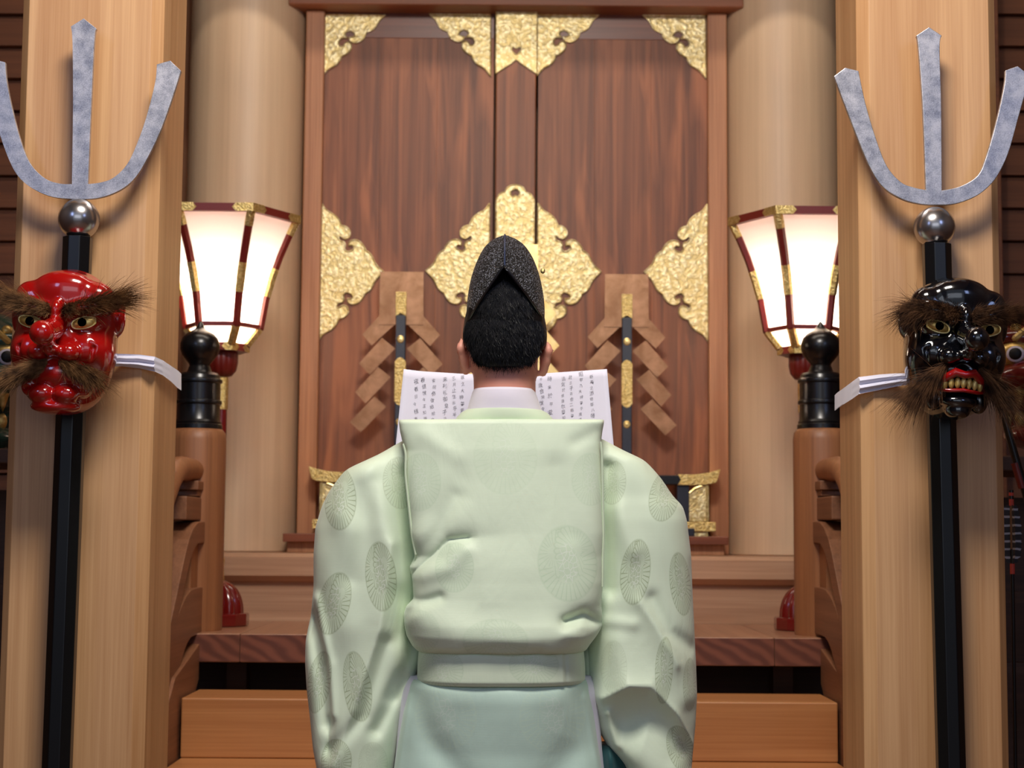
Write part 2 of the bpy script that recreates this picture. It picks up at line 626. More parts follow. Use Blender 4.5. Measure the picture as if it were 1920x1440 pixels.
def smooth_line(pts, step=6, closed=False):
    """Catmull-Rom through pts; a point given as (x, z, 1) stays a sharp corner"""
    n = len(pts)
    out = []
    rng = range(n if closed else n - 1)
    for i in rng:
        p1, p2 = pts[i], pts[(i + 1) % n]
        p0 = pts[i - 1] if (closed or i > 0) else p1
        p3 = pts[(i + 2) % n] if (closed or i + 2 < n) else p2
        if len(p1) > 2:
            p0 = p1
        if len(p2) > 2:
            p3 = p2
        for k in range(step):
            t = k / step
            a = []
            for d in (0, 1):
                a.append(0.5 * (2 * p1[d] + (p2[d] - p0[d]) * t + (2 * p0[d] - 5 * p1[d] + 4 * p2[d] - p3[d]) * t * t + (3 * p1[d] - p0[d] - 3 * p2[d] + p3[d]) * t ** 3))
            out.append(tuple(a))
    if not closed:
        out.append(tuple(pts[-1][:2]))
    return out


def plate(mb, outline, holes, y_front, thick, rim=0.0, inset=0.0):
    """flat plate in the x-z plane with holes, front face toward -y, and a raised rim bead"""
    bm = bmesh.new()
    for loop in [outline] + holes:
        vs = [bm.verts.new((p[0], y_front, p[1])) for p in loop]
        for i in range(len(vs)):
            bm.edges.new((vs[i - 1], vs[i]))
    bmesh.ops.triangle_fill(bm, edges=bm.edges, use_beauty=True, normal=(0, -1, 0))
    bm.verts.index_update()
    base = [v.co.copy() for v in bm.verts]
    tri = [tuple(v.index for v in f.verts) for f in bm.faces]
    bm.free()
    mb.add(base, tri)
    mb.add([v + Vector((0, thick, 0)) for v in base], [t[::-1] for t in tri])
    for loop in [outline] + holes:
        n = len(loop)
        vs = [(p[0], y_front, p[1]) for p in loop] + [(p[0], y_front + thick, p[1]) for p in loop]
        mb.add(vs, [(i, (i + 1) % n, n + (i + 1) % n, n + i) for i in range(n)])
        if rim:
            mb.tube([(p[0], y_front - rim * 0.2, p[1]) for p in loop], rim, 6, closed=True)


# --------------------------------------------------------------- signed distance modelling
class Field:
    def __init__(s, lo, hi, h):
        s.lo, s.h = np.array(lo, float), h
        s.n = np.ceil((np.array(hi) - s.lo) / h).astype(int) + 1
        s.v = np.full(tuple(s.n), 0.5, np.float32)
        s.ax = [s.lo[i] + np.arange(s.n[i]) * h for i in range(3)]

    def _sub(s, c, ext):
        sl = []
        for i in range(3):
            a = int(max(0, math.floor((c[i] - ext[i] - s.lo[i]) / s.h)))
            b = int(min(s.n[i], math.ceil((c[i] + ext[i] - s.lo[i]) / s.h) + 1))
            if b <= a:
                return None, None
            sl.append(slice(a, b))
        X = s.ax[0][sl[0]][:, None, None]
        Y = s.ax[1][sl[1]][None, :, None]
        Z = s.ax[2][sl[2]][None, None, :]
        return tuple(sl), (X, Y, Z)

    def _comb(s, sl, d, k, op):
        a = s.v[sl]
        if op == 'sub':
            h = np.maximum(k - np.abs(a + d), 0) / k
            s.v[sl] = np.maximum(a, -d) + h * h * k * 0.25
        else:
            h = np.maximum(k - np.abs(a - d), 0) / k
            s.v[sl] = np.minimum(a, d) - h * h * k * 0.25

    def ell(s, c, r, k=0.01, op='add', rot=None):
        m = max(r) * 1.0 + k + 0.03
        sl, g = s._sub(c, (m, m, m))
        if sl is None:
            return s
        x, y, z = g[0] - c[0], g[1] - c[1], g[2] - c[2]
        if rot is not None:  # rotation in the x-z plane
            ca, sa = math.cos(rot), math.sin(rot)
            x, z = x * ca + z * sa, -x * sa + z * ca
        k0 = np.sqrt((x / r[0]) ** 2 + (y / r[1]) ** 2 + (z / r[2]) ** 2)
        k1 = np.sqrt((x / r[0] ** 2) ** 2 + (y / r[1] ** 2) ** 2 + (z / r[2] ** 2) ** 2) + 1e-9
        s._comb(sl, k0 * (k0 - 1) / k1, k, op)
        return s

    def cap(s, a, b, ra, rb, k=0.01, op='add'):
        a, b = np.array(a, float), np.array(b, float)
        c = (a + b) / 2
        ext = np.abs(b - a) / 2 + max(ra, rb) + k + 0.03
        sl, g = s._sub(c, ext)
        if sl is None:
            return s
        d = b - a
        x, y, z = g[0] - a[0], g[1] - a[1], g[2] - a[2]
        t = np.clip((x * d[0] + y * d[1] + z * d[2]) / (d @ d), 0, 1)
        q = np.sqrt((x - t * d[0]) ** 2 + (y - t * d[1]) ** 2 + (z - t * d[2]) ** 2)
        s._comb(sl, q - (ra + (rb - ra) * t), k, op)
        return s

    def chain(s, pts, rads, k=0.01, op='add'):
        for i in range(len(pts) - 1):
            s.cap(pts[i], pts[i + 1], rads[i], rads[i + 1], k, op)
        return s

    def keep(s, fn):
        X, Y, Z = s.ax[0][:, None, None], s.ax[1][None, :, None], s.ax[2][None, None, :]
        s.v = np.maximum(s.v, fn(X, Y, Z) + np.zeros_like(s.v))
        return s

    def mesh(s):
        v = s.v
        sg = v < 0
        nx, ny, nz = v.shape
        cs = (nx - 1, ny - 1, nz - 1)
        cnt = np.zeros(cs, np.float32)
        pos = np.zeros(cs + (3,), np.float32)
        corners = [(i, j, k) for i in (0, 1) for j in (0, 1) for k in (0, 1)]

        def at(c, arr):
            return arr[c[0]:c[0] + cs[0], c[1]:c[1] + cs[1], c[2]:c[2] + cs[2]]
        for a in corners:
            for ax in range(3):
                if a[ax] == 0:
                    b = list(a)
                    b[ax] = 1
                    va, vb = at(a, v), at(b, v)
                    cr = at(a, sg) != at(b, sg)
                    den = np.where(np.abs(va - vb) < 1e-9, 1, va - vb)
                    t = np.where(cr, va / den, 0)
                    cnt += cr
                    for q in range(3):
                        pos[..., q] += np.where(cr, a[q] + (t if q == ax else 0), 0)
        act = cnt > 0
        idx = -np.ones(cs, np.int64)
        idx[act] = np.arange(act.sum())
        I = np.argwhere(act)
        V = (I + pos[act] / cnt[act][:, None]) * s.h + s.lo
        faces = []
        for ax in range(3):
            A = [slice(None)] * 3
            B = [slice(None)] * 3
            A[ax], B[ax] = slice(0, -1), slice(1, None)
            sa, sb = sg[tuple(A)], sg[tuple(B)]
            E = np.argwhere(sa != sb)
            o1, o2 = [(1, 2), (2, 0), (0, 1)][ax]
            ok = (E[:, o1] > 0) & (E[:, o2] > 0) & (E[:, o1] < cs[o1]) & (E[:, o2] < cs[o2])
            E = E[ok]
            flip = sa[E[:, 0], E[:, 1], E[:, 2]]

            def ci(d1, d2):
                q = E.copy()
                q[:, o1] -= d1
                q[:, o2] -= d2
                return idx[q[:, 0], q[:, 1], q[:, 2]]
            Q = np.stack([ci(0, 0), ci(1, 0), ci(1, 1), ci(0, 1)], 1)
            Q[~flip] = Q[~flip][:, ::-1]
            faces.append(Q)
        Fc = np.concatenate(faces)
        # light smoothing
        for _ in range(2):
            acc = np.zeros_like(V)
            cn = np.zeros(len(V))
            for k in range(4):
                a, b = Fc[:, k], Fc[:, (k + 1) % 4]
                np.add.at(acc, a, V[b])
                np.add.at(cn, a, 1)
                np.add.at(acc, b, V[a])
                np.add.at(cn, b, 1)
            V = V * 0.5 + 0.5 * acc / np.maximum(cn, 1)[:, None]
        return V, Fc


def mesh_obj(name, V, Fc, material, parent, mtx=None, smooth=True):
    off = parent_world(parent) if parent else Vector((0, 0, 0))
    V = np.asarray(V, float)
    if mtx is not None:
        A = np.array(mtx)
        V = V @ A[:3, :3].T + A[:3, 3]
    V = V - np.array(off)
    me = bpy.data.meshes.new(name)
    me.from_pydata(V.tolist(), [], [list(map(int, f)) for f in Fc])
    me.materials.append(material)
    if smooth:
        me.polygons.foreach_set('use_smooth', [True] * len(me.polygons))
    me.update()
    o = bpy.data.objects.new(name, me)
    COL.objects.link(o)
    if parent:
        o.parent = parent
    return o


def strands(mb, n, base, direction, length, width, droop=0.0, curl=0.02, nseg=5, seed=1):
    """base(r)->point, direction(r, p)->vector, length(r); thin three-sided tapering hairs"""
    r = random.Random(seed)
    for _ in range(n):
        p, u = base(r)
        p = Vector(p)
        d = Vector(direction(r, u)).normalized()
        L = length(r, u)
        w = width * r.uniform(0.6, 1.3)
        bend = Vector((r.gauss(0, curl), r.gauss(0, curl), r.gauss(0, curl) - droop))
        pts = []
        for k in range(nseg + 1):
            pts.append(p.copy())
            p = p + d * (L / nseg)
            d = (d + bend * (1.0 / nseg) * 5).normalized()
        mb.tube(pts, [w * (1 - 0.85 * k / nseg) for k in range(nseg + 1)], 3)


# =================================================================== THE HALL SHELL
FLOOR = 0.08
DOOR_Y = 6.15


def px_x(px, Y, py=720):
    return P(px, py, Y).x


def px_z(py, Y, px=960):
    return P(px, py, Y).z


mb = MB().box(-2.5, 2.5, -2.5, 6.6, FLOOR - 0.1, FLOOR)
struct(mb.build('floor', M['floor']))
mb = MB().box(-2.5, 2.5, -1.5, 6.6, 4.8, 4.9)
struct(mb.build('ceiling', M['plain']))
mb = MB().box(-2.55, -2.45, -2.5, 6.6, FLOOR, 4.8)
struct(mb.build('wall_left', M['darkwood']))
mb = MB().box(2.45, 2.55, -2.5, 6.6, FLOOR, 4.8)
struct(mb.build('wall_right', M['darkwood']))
mb = MB().box(-2.45, 2.45, 6.42, 6.5, FLOOR, 4.8)
struct(mb.build('wall_back', M['jamb']))

# deep header above the sanctuary front (its lower edge shades the tops of the round pillars)
mb = MB().box(-2.4, 2.4, 5.55, 5.68, 3.51, 4.8)
struct(mb.build('trim_1', M['lintel'], bevel=0.004))

# boarded walls to either side of the sanctuary front
for side, nm in ((-1, 'trim_2'), (1, 'trim_3')):
    Y = 5.5
    mb = MB()
    x0, x1 = (1.30, 2.45) if side > 0 else (-2.45, -1.30)
    pitch = 63 * Y / F_PX
    z = px_z(391, Y, 1900 if side > 0 else 20)
    z -= pitch * math.floor((z - FLOOR) / pitch)
    while z < 4.7:
        mb.prism([(Y + 0.03, z), (Y, z + 0.004), (Y + 0.012, z + pitch - 0.004), (Y + 0.03, z + pitch)], x0, x1, 'x')
        z += pitch
    struct(mb.build(nm, M['board']))
# upright batten at the inner end of the right boarded wall
xr = px_x(1876, 5.4, 300)
mb = MB().box(xr - 0.06, xr + 0.008, 5.42, 5.49, FLOOR, 4.8)
struct(mb.build('trim_4', M['board'], bevel=0.003))

# =================================================================== FRONT SQUARE POSTS


def square_post(xo, xi, yback, label):
    """xo outer x, xi inner x of the shaft; front face at Y 3.40"""
    s = 1 if xi > xo else -1
    c, cw = 0.020, 0.024
    y0, y1 = 3.40, yback
    t = thing('square_post', label, 'post', ((xo + xi) / 2, (y0 + y1) / 2, FLOOR))
    pts = [(xo + s * cw * 0.8, y0), (xi - s * cw, y0), (xi, y0 + c), (xi, y1 - c), (xi - s * cw, y1), (xo + s * cw, y1), (xo, y1 - c), (xo, y0 + c)]
    MB().prism(pts, FLOOR, 4.79, 'z').build('shaft', M['post'], t, bevel=0.0015)
    return t


xo, xi = px_x(19, 3.42), px_x(290, 3.42)
LP = square_post(xo, xi, 3.67, 'tall pale square timber post behind the red mask, with chamfered edges')
LPX = (xo, xi)
xi2, xo2 = px_x(1612.5, 3.42), px_x(1878, 3.42)
RP = square_post(xo2, xi2, 3.655, 'tall pale square timber post behind the black mask, with chamfered edges')
RPX = (xo2, xi2)

# =================================================================== SANCTUARY FRONT
# round pillars
sill_z = px_z(1040, 5.8)
for cx, lab in ((460, 'round pale timber pillar behind the lit lantern left of the doors'), (1466, 'round pale timber pillar behind the lit lantern right of the doors')):
    x = px_x(cx, 6.2, 400)
    t = thing('round_pillar', lab, 'pillar', (x, 6.2, sill_z))
    MB().lathe([(0.214, 0), (0.220, 0.004), (0.220, 3.6)], (x, 6.2, sill_z), 96).build('shaft', M['column'], t, smooth=True)

# lintel over the doors
zl = px_z(10, 6.04)
x0, x1 = px_x(541, 6.04, 10), px_x(1394, 6.04, 10)
tag(MB().box(x0, x1, 6.04, 6.4, zl, zl + 0.3).build('door_lintel', M['lintel'], bevel=0.004),
    'reddish brown timber lintel spanning above the gold-mounted doors', 'lintel')
# beam above the pillars' outer sides (top left corner of the bay)
# jambs
for a, b, lab in ((566, 601, 'narrow vertical door jamb on the left of the brown doors'), (1328, 1364, 'narrow vertical door jamb on the right of the brown doors')):
    xa, xb = px_x(a, 6.12, 500), px_x(b, 6.12, 500)
    tag(MB().box(xa, xb, 6.11, 6.4, sill_z, zl - 0.001).build('door_jamb', M['jamb'], bevel=0.004), lab, 'jamb')

# sill beams below
SILL_F = 5.62
z1, z0 = px_z(1041, SILL_F), px_z(1094, SILL_F)
mb = MB().prism([(SILL_F + 0.012, z1), (SILL_F, z1 - 0.012), (SILL_F, z0 + 0.02), (SILL_F + 0.03, z0), (6.4, z0), (6.4, z1)], -2.4, 2.4, 'x')
tag(mb.build('threshold_beam', M['beamx']), 'long pale horizontal timber beam under the round pillars', 'beam')
PLAT_Z = px_z(1192, 4.95)
mb = MB().box(-2.4, 2.4, SILL_F + 0.05, 6.3, PLAT_Z - 0.02, z0)
tag(mb.build('base_board', M['beamx']), 'recessed horizontal board between threshold beam and platform', 'board')
# shelf ledge in front of the doors
x0, x1 = px_x(530, 5.93, 1010), px_x(1366, 5.93, 1010)
zs1, zs0 = px_z(1003, 5.93), px_z(1019, 5.93)
tag(MB().box(x0, x1, 5.93, 6.11, zs0, zs1).build('door_ledge', M['door_rail'], bevel=0.003),
    'thin reddish brown ledge at the foot of the doors', 'ledge')
xa, xb = px_x(540, 6.0, 1030), px_x(1356, 6.0, 1030)
tag(MB().box(xa, xb, 5.97, 6.11, z1, zs0).build('ledge_support', M['jamb'], bevel=0.002),
    'low brown board directly under the door ledge', 'board')

# ----------------------------------------------------------- doors with gilt mounts
DS = DOOR_Y / F_PX   # metres per pixel on the door face


def doorpt(px, py):
    p = P(px, py, DOOR_Y)
    return p.x, p.z


CURL_CORNER = [(820, 118, 1), (765, 165), (725, 235), (690, 265), (640, 286, 1), (625, 330), (585, 368), (540, 380), (498, 362), (486, 332, 1), (512, 330), (542, 316, 1), (530, 288), (500, 268), (468, 274), (446, 300), (470, 338, 1),
               (430, 336), (402, 352), (390, 382), (404, 412), (436, 414, 1), (446, 392), (472, 374, 1), (500, 388), (508, 425), (490, 462), (455, 492), (415, 512, 1), (405, 545), (370, 590), (310, 625), (278, 655), (238, 708, 1)]
CURL_CORNER = [((q[0] - 242) / 4.8, -(q[1] - 116) / 4.8) + tuple(q[2:]) for q in CURL_CORNER]
HALF = [(142, 182, 1), (172, 225), (214, 250), (246, 280), (264, 320, 1), (298, 330), (318, 358), (314, 388), (292, 402), (274, 396, 1), (256, 384), (248, 396), (258, 415), (282, 422), (292, 442, 1), (286, 462), (302, 480), (328, 474), (344, 456), (332, 440), (312, 444, 1), (316, 420), (345, 408), (380, 420), (405, 450), (414, 472, 1), (450, 500), (478, 556), (526, 602, 1)]
HALF = [((q[0] - 142) / 3.2, -(q[1] - 605) / 3.2) + tuple(q[2:]) for q in HALF]


def fit_corner(px, py, sx, parent, scale=1.0):
    """gilt corner mount whose square corner lies at (px, py), reaching toward sx and downward"""
    ox, oz = doorpt(px, py)
    line = [(0, 0, 1)] + CURL_CORNER
    pts = smooth_line(line, 4, closed=True)
    pts = [(ox + sx * x * DS * scale, oz + z * DS * scale) for x, z in pts]
    m = MB()
    plate(m, pts, [], DOOR_Y - 0.006, 0.006, rim=0.0028)
    return m.build('gilt_corner_mount', M['gold'], parent)


def fit_half(px, py, sx, parent):
    ox, oz = doorpt(px, py)
    low = [(q[0], -q[1]) + tuple(q[2:]) for q in HALF[::-1]][1:]
    low = [(x - 1.5 * min(1, -z / 100), z) + ((1,) if len(r) else ()) for x, z, *r in low]
    pts = smooth_line(HALF + low, 4, closed=True)
    pts = [(ox + sx * x * DS, oz + z * DS) for x, z in pts]
    m = MB()
    plate(m, pts, [], DOOR_Y - 0.006, 0.006, rim=0.0028)
    return m.build('gilt_side_mount', M['gold'], parent)


zt = px_z(26, DOOR_Y)
zb = zs1
for i, (a, b, sx) in enumerate(((602, 923, 1), (1007, 1327, -1))):
    xa, xb = doorpt(a, 500)[0], doorpt(b, 500)[0]
    d = thing('door_%d' % (i + 1), 'brown timber door leaf with gilt mounts, %s of the centre batten' % ('left' if i == 0 else 'right'), 'door', ((xa + xb) / 2, DOOR_Y, zb), kind='structure')
    zr = px_z(73, DOOR_Y)
    n = 3
    wds = [xa + (xb - xa) * k / n for k in range(n + 1)]
    for k in range(n):
        MB().box(wds[k], wds[k + 1] - 0.0002, DOOR_Y, DOOR_Y + 0.04, zb, zr).build('door_plank', M['door'], d, bevel=0.0004)
    MB().box(xa, xb, DOOR_Y - 0.002, DOOR_Y + 0.04, zr, zt).build('top_rail', M['door_rail'], d, bevel=0.0015)
    if i == 0:
        fit_corner(606, 28, 1, d)
        fit_corner(920, 28, -1, d, 0.98)
        fit_half(601, 510, 1, d)
        fit_half(917, 510, -1, d)
    else:
        fit_corner(1008, 28, 1, d, 0.98)
        fit_corner(1322, 30, -1, d)
        fit_half(1008, 510, 1, d)
        fit_half(1326, 512, -1, d)
# centre batten with its gilt caps
xa, xb = doorpt(929, 300)[0], doorpt(1004, 300)[0]
BY = DOOR_Y - 0.03
t = thing('centre_batten', 'raised vertical batten covering the joint of the two doors, gilt caps', 'batten', ((xa + xb) / 2, BY, zb))
zt2 = px_z(13, BY)
MB().box(xa, xb, BY, DOOR_Y + 0.02, zb, zt2 - 0.002).build('batten_bar', M['door'], t, bevel=0.004)
BSC = BY / F_PX
cx, cz = (xa + xb) / 2, zt2
w = (xb - xa) / 2 + 0.002
vb = lambda x, y: (cx + x * BSC, cz - y * BSC)
out = smooth_line([(-w / BSC, 0, 1), (w / BSC, 0, 1), (w / BSC, 132, 1), (22, 120), (10, 112), (0, 104, 1), (-10, 112), (-22, 120), (-w / BSC, 132, 1)], 4, True)
heart = smooth_line([(0, 95, 1), (-9, 86), (-7, 79), (0, 82, 1), (7, 79), (9, 86)], 4, True)
m = MB()
plate(m, [vb(*q) for q in out], [[vb(*q) for q in heart]], BY - 0.004, 0.004, rim=0.0024)
m.box(xa - 0.002, xa, BY, BY + 0.03, cz - 128 * BSC, cz)
m.box(xb, xb + 0.002, BY, BY + 0.03, cz - 128 * BSC, cz)
m.build('gilt_cap', M['gold'], t)
cz = P(965, 347, BY).z
out = smooth_line([(0, 0), (14, 4), (20, 14, 1), (30, 18), (36, 30), (36, 44, 1), (36, 300, 1), (22, 312), (10, 320), (0, 330, 1), (-10, 320), (-22, 312), (-36, 300, 1), (-36, 44, 1), (-36, 30), (-30, 18), (-20, 14, 1), (-14, 4)], 4, True)
hole = smooth_line([(0, 8), (7, 11), (9, 17), (5, 23), (0, 20, 1), (-5, 23), (-9, 17), (-7, 11)], 4, True)
m = MB()
plate(m, [vb(*q) for q in out], [[vb(*q) for q in hole]], BY - 0.004, 0.004, rim=0.0024)
m.build('gilt_middle_mount', M['gold'], t)

# =================================================================== STAIRS AND PLATFORM
xl, xr = -0.911, 0.911
STEP = [(4.65, px_z(1313, 4.65))]
rise = (STEP[0][1] - FLOOR) / 4
words = ['topmost stair step below the platform edge', 'second stair step below the platform', 'third stair step below the platform', 'lowest stair step on the hall floor']
for k in range(3):
    yf, z = 4.65 - 0.28 * k, STEP[0][1] - rise * k
    yb_ = yf + (0.25 if k == 0 else 0.30)
    o = MB().box(xl, xr, yf, yb_, z - rise + 0.001, z).build('stair_step', M['step'], bevel=0.004)
    tag(o, 'pale brown timber ' + words[k], 'stair step', 'stair steps')
PLAT_F = 4.95
pt = px_z(1246, PLAT_F)
t = thing('platform', 'raised brown timber platform carrying lanterns and railings, purple-brown front edge', 'platform', (0, PLAT_F, pt))
edges = [px_x(p, PLAT_F, 1200) for p in (250, 450, 1452, 1700)]
edges[0], edges[-1] = -1.28, 1.28
for k in range(3):
    a, b = edges[k] + 0.001, edges[k + 1] - 0.001
    MB().box(a, b, PLAT_F + 0.002, SILL_F + 0.048, pt, PLAT_Z).build('deck_board', M['deck'], t, bevel=0.003)
    MB().box(a, b, PLAT_F, PLAT_F + 0.002, pt + 0.003, PLAT_Z - 0.003).build('end_grain', M['endgrain'], t)
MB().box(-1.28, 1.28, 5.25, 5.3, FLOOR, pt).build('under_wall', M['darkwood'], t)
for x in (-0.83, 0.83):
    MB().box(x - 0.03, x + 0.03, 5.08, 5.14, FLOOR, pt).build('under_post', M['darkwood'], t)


def side_x(side):
    return side * 0.953


def railing(side, label):
    cxp = 369 if side < 0 else 1541
    Y = 5.1
    x = px_x(cxp, Y, 900)
    Z = lambda py: px_z(py, Y, cxp)
    t = thing('stair_railing', label, 'railing', (x, Y, PLAT_Z), 'stair railings with black onion finials')
    S = Y / F_PX
    rb = 53 * S
    MB().lathe([(rb * 0.98, PLAT_Z), (rb, PLAT_Z + 0.01), (rb, Z(825)), (rb * 0.97, Z(812)), (rb * 0.85, Z(805)), (rb * 0.5, Z(803))], (x, Y, 0), 64).build('newel_post', M['newel'], t, smooth=True, angle=50)
    prof = [(45, 805), (45, 797), (43, 795), (43.5, 792), (42, 789), (40.5, 786), (40, 760), (43, 758), (43.5, 755), (43, 752), (40, 750), (40, 720), (43, 718), (43.5, 715), (43, 712), (39.5, 710), (38, 704), (34, 700), (24, 698), (22, 694), (21, 690), (19, 686), (20, 682), (26, 675), (33, 666), (37, 655), (37, 645), (33.5, 634), (26, 626), (18, 621), (11, 617), (7, 612), (4, 606), (1.5, 603)]
    prof = [(r * S, Z(y)) for r, y in prof]
    sm = []
    MB().lathe(prof, (x, Y, 0), 64).build('finial', M['black_satin'], t, smooth=True, angle=30)

    def curve(y0, z0, flat, slope, n=22):
        """path toward the viewer: level at the newel, then bending down the flight"""
        pts = []
        y, z = y0, z0
        L = 1.35 / n
        for i in range(n + 1):
            pts.append((x, y, z))
            s_ = min(1.0, max(0.0, (i * L - flat) / 0.22))
            a = slope * s_
            y -= math.cos(a) * L
            z -= math.sin(a) * L
        return pts
    top = curve(Y - rb * 0.7, Z(884), 0.16, 0.62)
    MB().tube(top, 0.036, 16).build('handrail', M['newel'], t, smooth=True)
    MB().box(x - 0.036, x + 0.036, Y - rb - 0.075, Y - rb + 0.02, Z(921), Z(904)).box(x - 0.03, x + 0.03, Y - rb - 0.055, Y - rb + 0.02, Z(932), Z(921)).build('bearing_block', M['rail'], t, bevel=0.003)
    MB().box(x - 0.031, x + 0.031, Y - rb - 0.22, Y - rb + 0.02, Z(976), Z(934)).build('upper_rail', M['rail'], t, bevel=0.004)
    MB().sweep(curve(Y - rb * 0.7, Z(998), 0.05, 0.80), 0.085, 0.065).build('arched_rail', M['rail'], t, bevel=0.003)
    MB().box(x - 0.025, x + 0.025, Y - rb - 0.10, Y - rb + 0.01, Z(1110), Z(1018)).build('strut', M['newel'], t, bevel=0.003)
    MB().sweep(curve(Y - rb * 0.7, Z(1142), 0.11, 0.66), 0.08, 0.14).build('ground_rail', M['rail'], t, bevel=0.003)
    xs_ = side_x(side)
    MB().prism([(4.945, PLAT_Z - 0.03), (4.945, pt - 0.05), (4.0, FLOOR), (3.72, FLOOR), (3.80, FLOOR + 0.12), (4.60, STEP[0][1] + 0.06)], xs_ - 0.034, xs_ + 0.034, 'x').build('stringer', M['rail'], t, bevel=0.003)
    return t


railing(-1, 'brown stair railing with black onion finial, on the left beside the red mask post')
railing(1, 'brown stair railing with black onion finial, on the right beside the black mask post')
# =================================================================== LANTERNS
def lantern(cxp, dy, label):
    Y = 5.35
    S = Y / F_PX
    x = px_x(cxp, Y, 600)
    Z = lambda py: px_z(py + dy, Y, cxp)
    t = thing('floor_lantern', label, 'lantern', (x, Y, PLAT_Z), 'lit hexagonal red floor lanterns')
    # profile of the hexagonal body: radius of the corner against height
    prof = [(134, 412), (120, 442), (104, 480), (90, 520), (79, 560), (73, 595), (70, 614)]
    prof = [(r * S, Z(y)) for r, y in prof]
    low = [(70 * S, Z(614)), (44 * S, Z(648))]

    def hx(r, k):
        a = math.pi / 3 * k
        return Vector((x + r * math.cos(a), Y + r * math.sin(a), 0))
    for k in range(6):
        a, b = MB(), MB()
        # long panel, following the flare
        vs, fs = [], []
        for r, z in prof:
            rr = r * 0.985
            for q in (0, 1):
                p = hx(rr, k + q)
                vs.append((p.x, p.y, z))
        for i in range(len(prof) - 1):
            fs.append((2 * i, 2 * i + 1, 2 * i + 3, 2 * i + 2))
        MB().add(vs, fs).build('paper_panel', M['paper_panel'], t, smooth=True)
        vs = []
        for r, z in low:
            for q in (0, 1):
                p = hx(r * 0.985, k + q)
                vs.append((p.x, p.y, z))
        MB().add(vs, [(0, 1, 3, 2)]).build('lower_paper_panel', M['paper_panel'], t)
        # corner rib
        path = []
        for r, z in prof + low[1:]:
            p = hx(r, k)
            path.append((p.x, p.y, z))
        rib = MB()
        rib.tube(path, 0.0140, 6)
        rib_o = rib.build('rib', M['red_wood'], t)
        pin = lambda i0, f0, f1: [Vector(path[i0]).lerp(Vector(path[i0 + 1]), f) for f in (f0, f1)]
        for i0, f0, f1 in ((0, 0.0, 0.95), (2, 0.6, 1.0), (3, 0.0, 0.9), (6, 0.05, 0.95)):
            if i0 == 3:
                continue
            q = pin(i0, f0, f1)
            if i0 == 2:
                q += pin(3, 0.2, 0.9)
            MB().tube(q, 0.0152, 6).build('gilt_rib_mount', M['gold_fine'], rib_o)

    # rings
    def ring(r, z0, z1, thick, corner=None):
        m = MB()
        for k in range(6):
            p, q = hx(r, k), hx(r, k + 1)
            pi, qi = hx(r - thick, k), hx(r - thick, k + 1)
            m.add([(p.x, p.y, z0), (q.x, q.y, z0), (qi.x, qi.y, z0), (pi.x, pi.y, z0), (p.x, p.y, z1), (q.x, q.y, z1), (qi.x, qi.y, z1), (pi.x, pi.y, z1)],
                  [(0, 1, 5, 4), (3, 7, 6, 2), (0, 3, 2, 1), (4, 5, 6, 7)])
        return m
    ring(142 * S, Z(418), Z(404), 0.035).build('top_rim', M['red_wood'], t)
    ring(74 * S, Z(618), Z(610), 0.016).build('waist_rim', M['red_wood'], t)
    ring(50 * S, Z(660), Z(646), 0.05).build('bottom_rim', M['red_wood'], t)

    def corner_caps(r, z0, z1, L, name):
        for k in range(6):
            m = MB()
            c0 = hx(r + 0.0015, k)
            n_ = (c0 - Vector((x, Y, 0))).normalized() * 0.03
            tips = []
            for q in (-1, 1):
                dq = (hx(r + 0.0015, k + q) - c0).normalized()
                tips.append((c0 + dq * L, c0 + dq * (L + 0.012)))
            (a1, a2), (b1, b2) = tips
            zm = (z0 + z1) / 2
            e = 0.001
            vs = [(a1.x, a1.y, z0 - e), (a2.x, a2.y, zm), (a1.x, a1.y, z1 + e), (c0.x, c0.y, z0 - e), (c0.x, c0.y, z1 + e), (b1.x, b1.y, z0 - e), (b2.x, b2.y, zm), (b1.x, b1.y, z1 + e)]
            ai, bi, ci = a1 - n_, b1 - n_, c0 - n_
            vs += [(ai.x, ai.y, z1 + e), (ci.x, ci.y, z1 + e), (bi.x, bi.y, z1 + e)]
            m.add(vs, [(0, 3, 4, 2, 1), (3, 5, 6, 7, 4), (2, 4, 9, 8), (4, 7, 10, 9)])
            m.build(name, M['gold_fine'], t)
    corner_caps(142 * S, Z(418), Z(404), 0.055, 'gilt_corner_cap')
    corner_caps(50 * S, Z(660), Z(646), 0.022, 'gilt_corner_cap')
    # floor of the lamp body with fluted cup, pole, foot
    m = MB().lathe([(r * S, Z(y)) for r, y in [(8, 708), (18, 705), (26, 695), (29, 680), (29, 664), (27, 659)]], (x, Y, 0), 96, flute=12, amp=0.05)
    m.build('fluted_cup', M['red_wood'], t, smooth=True)
    MB().lathe([(r * S, Z(y)) for r, y in [(11.5, 768), (12, 762), (12, 712), (10.5, 706)]], (x, Y, 0), 32).build('gilt_collar', M['gold_fine'], t, smooth=True)
    MB().lathe([(10.5 * S, PLAT_Z + 0.1), (10.5 * S, Z(765))], (x, Y, 0), 32).build('pole', M['red_lacquer'], t, smooth=True)
    MB().lathe([(r * S, Z(y)) for r, y in [(12, 1108), (12.5, 1085), (11, 1062), (13, 1050), (11, 1045)]], (x, Y, 0), 32).build('gilt_foot_collar', M['gold_fine'], t, smooth=True)
    zb_ = PLAT_Z
    prof = []
    R, H = 50 * S, 60 * S
    for i in range(13):
        a = math.pi / 2 * i / 12
        prof.append((R * math.cos(a) ** 0.8 + 0.012 * (i == 12), zb_ + 0.042 + H * math.sin(a)))
    MB().lathe(prof, (x, Y, 0), 120, flute=12, amp=0.14).build('fluted_base', M['red_lacquer'], t, smooth=True)
    r2 = 60 * S
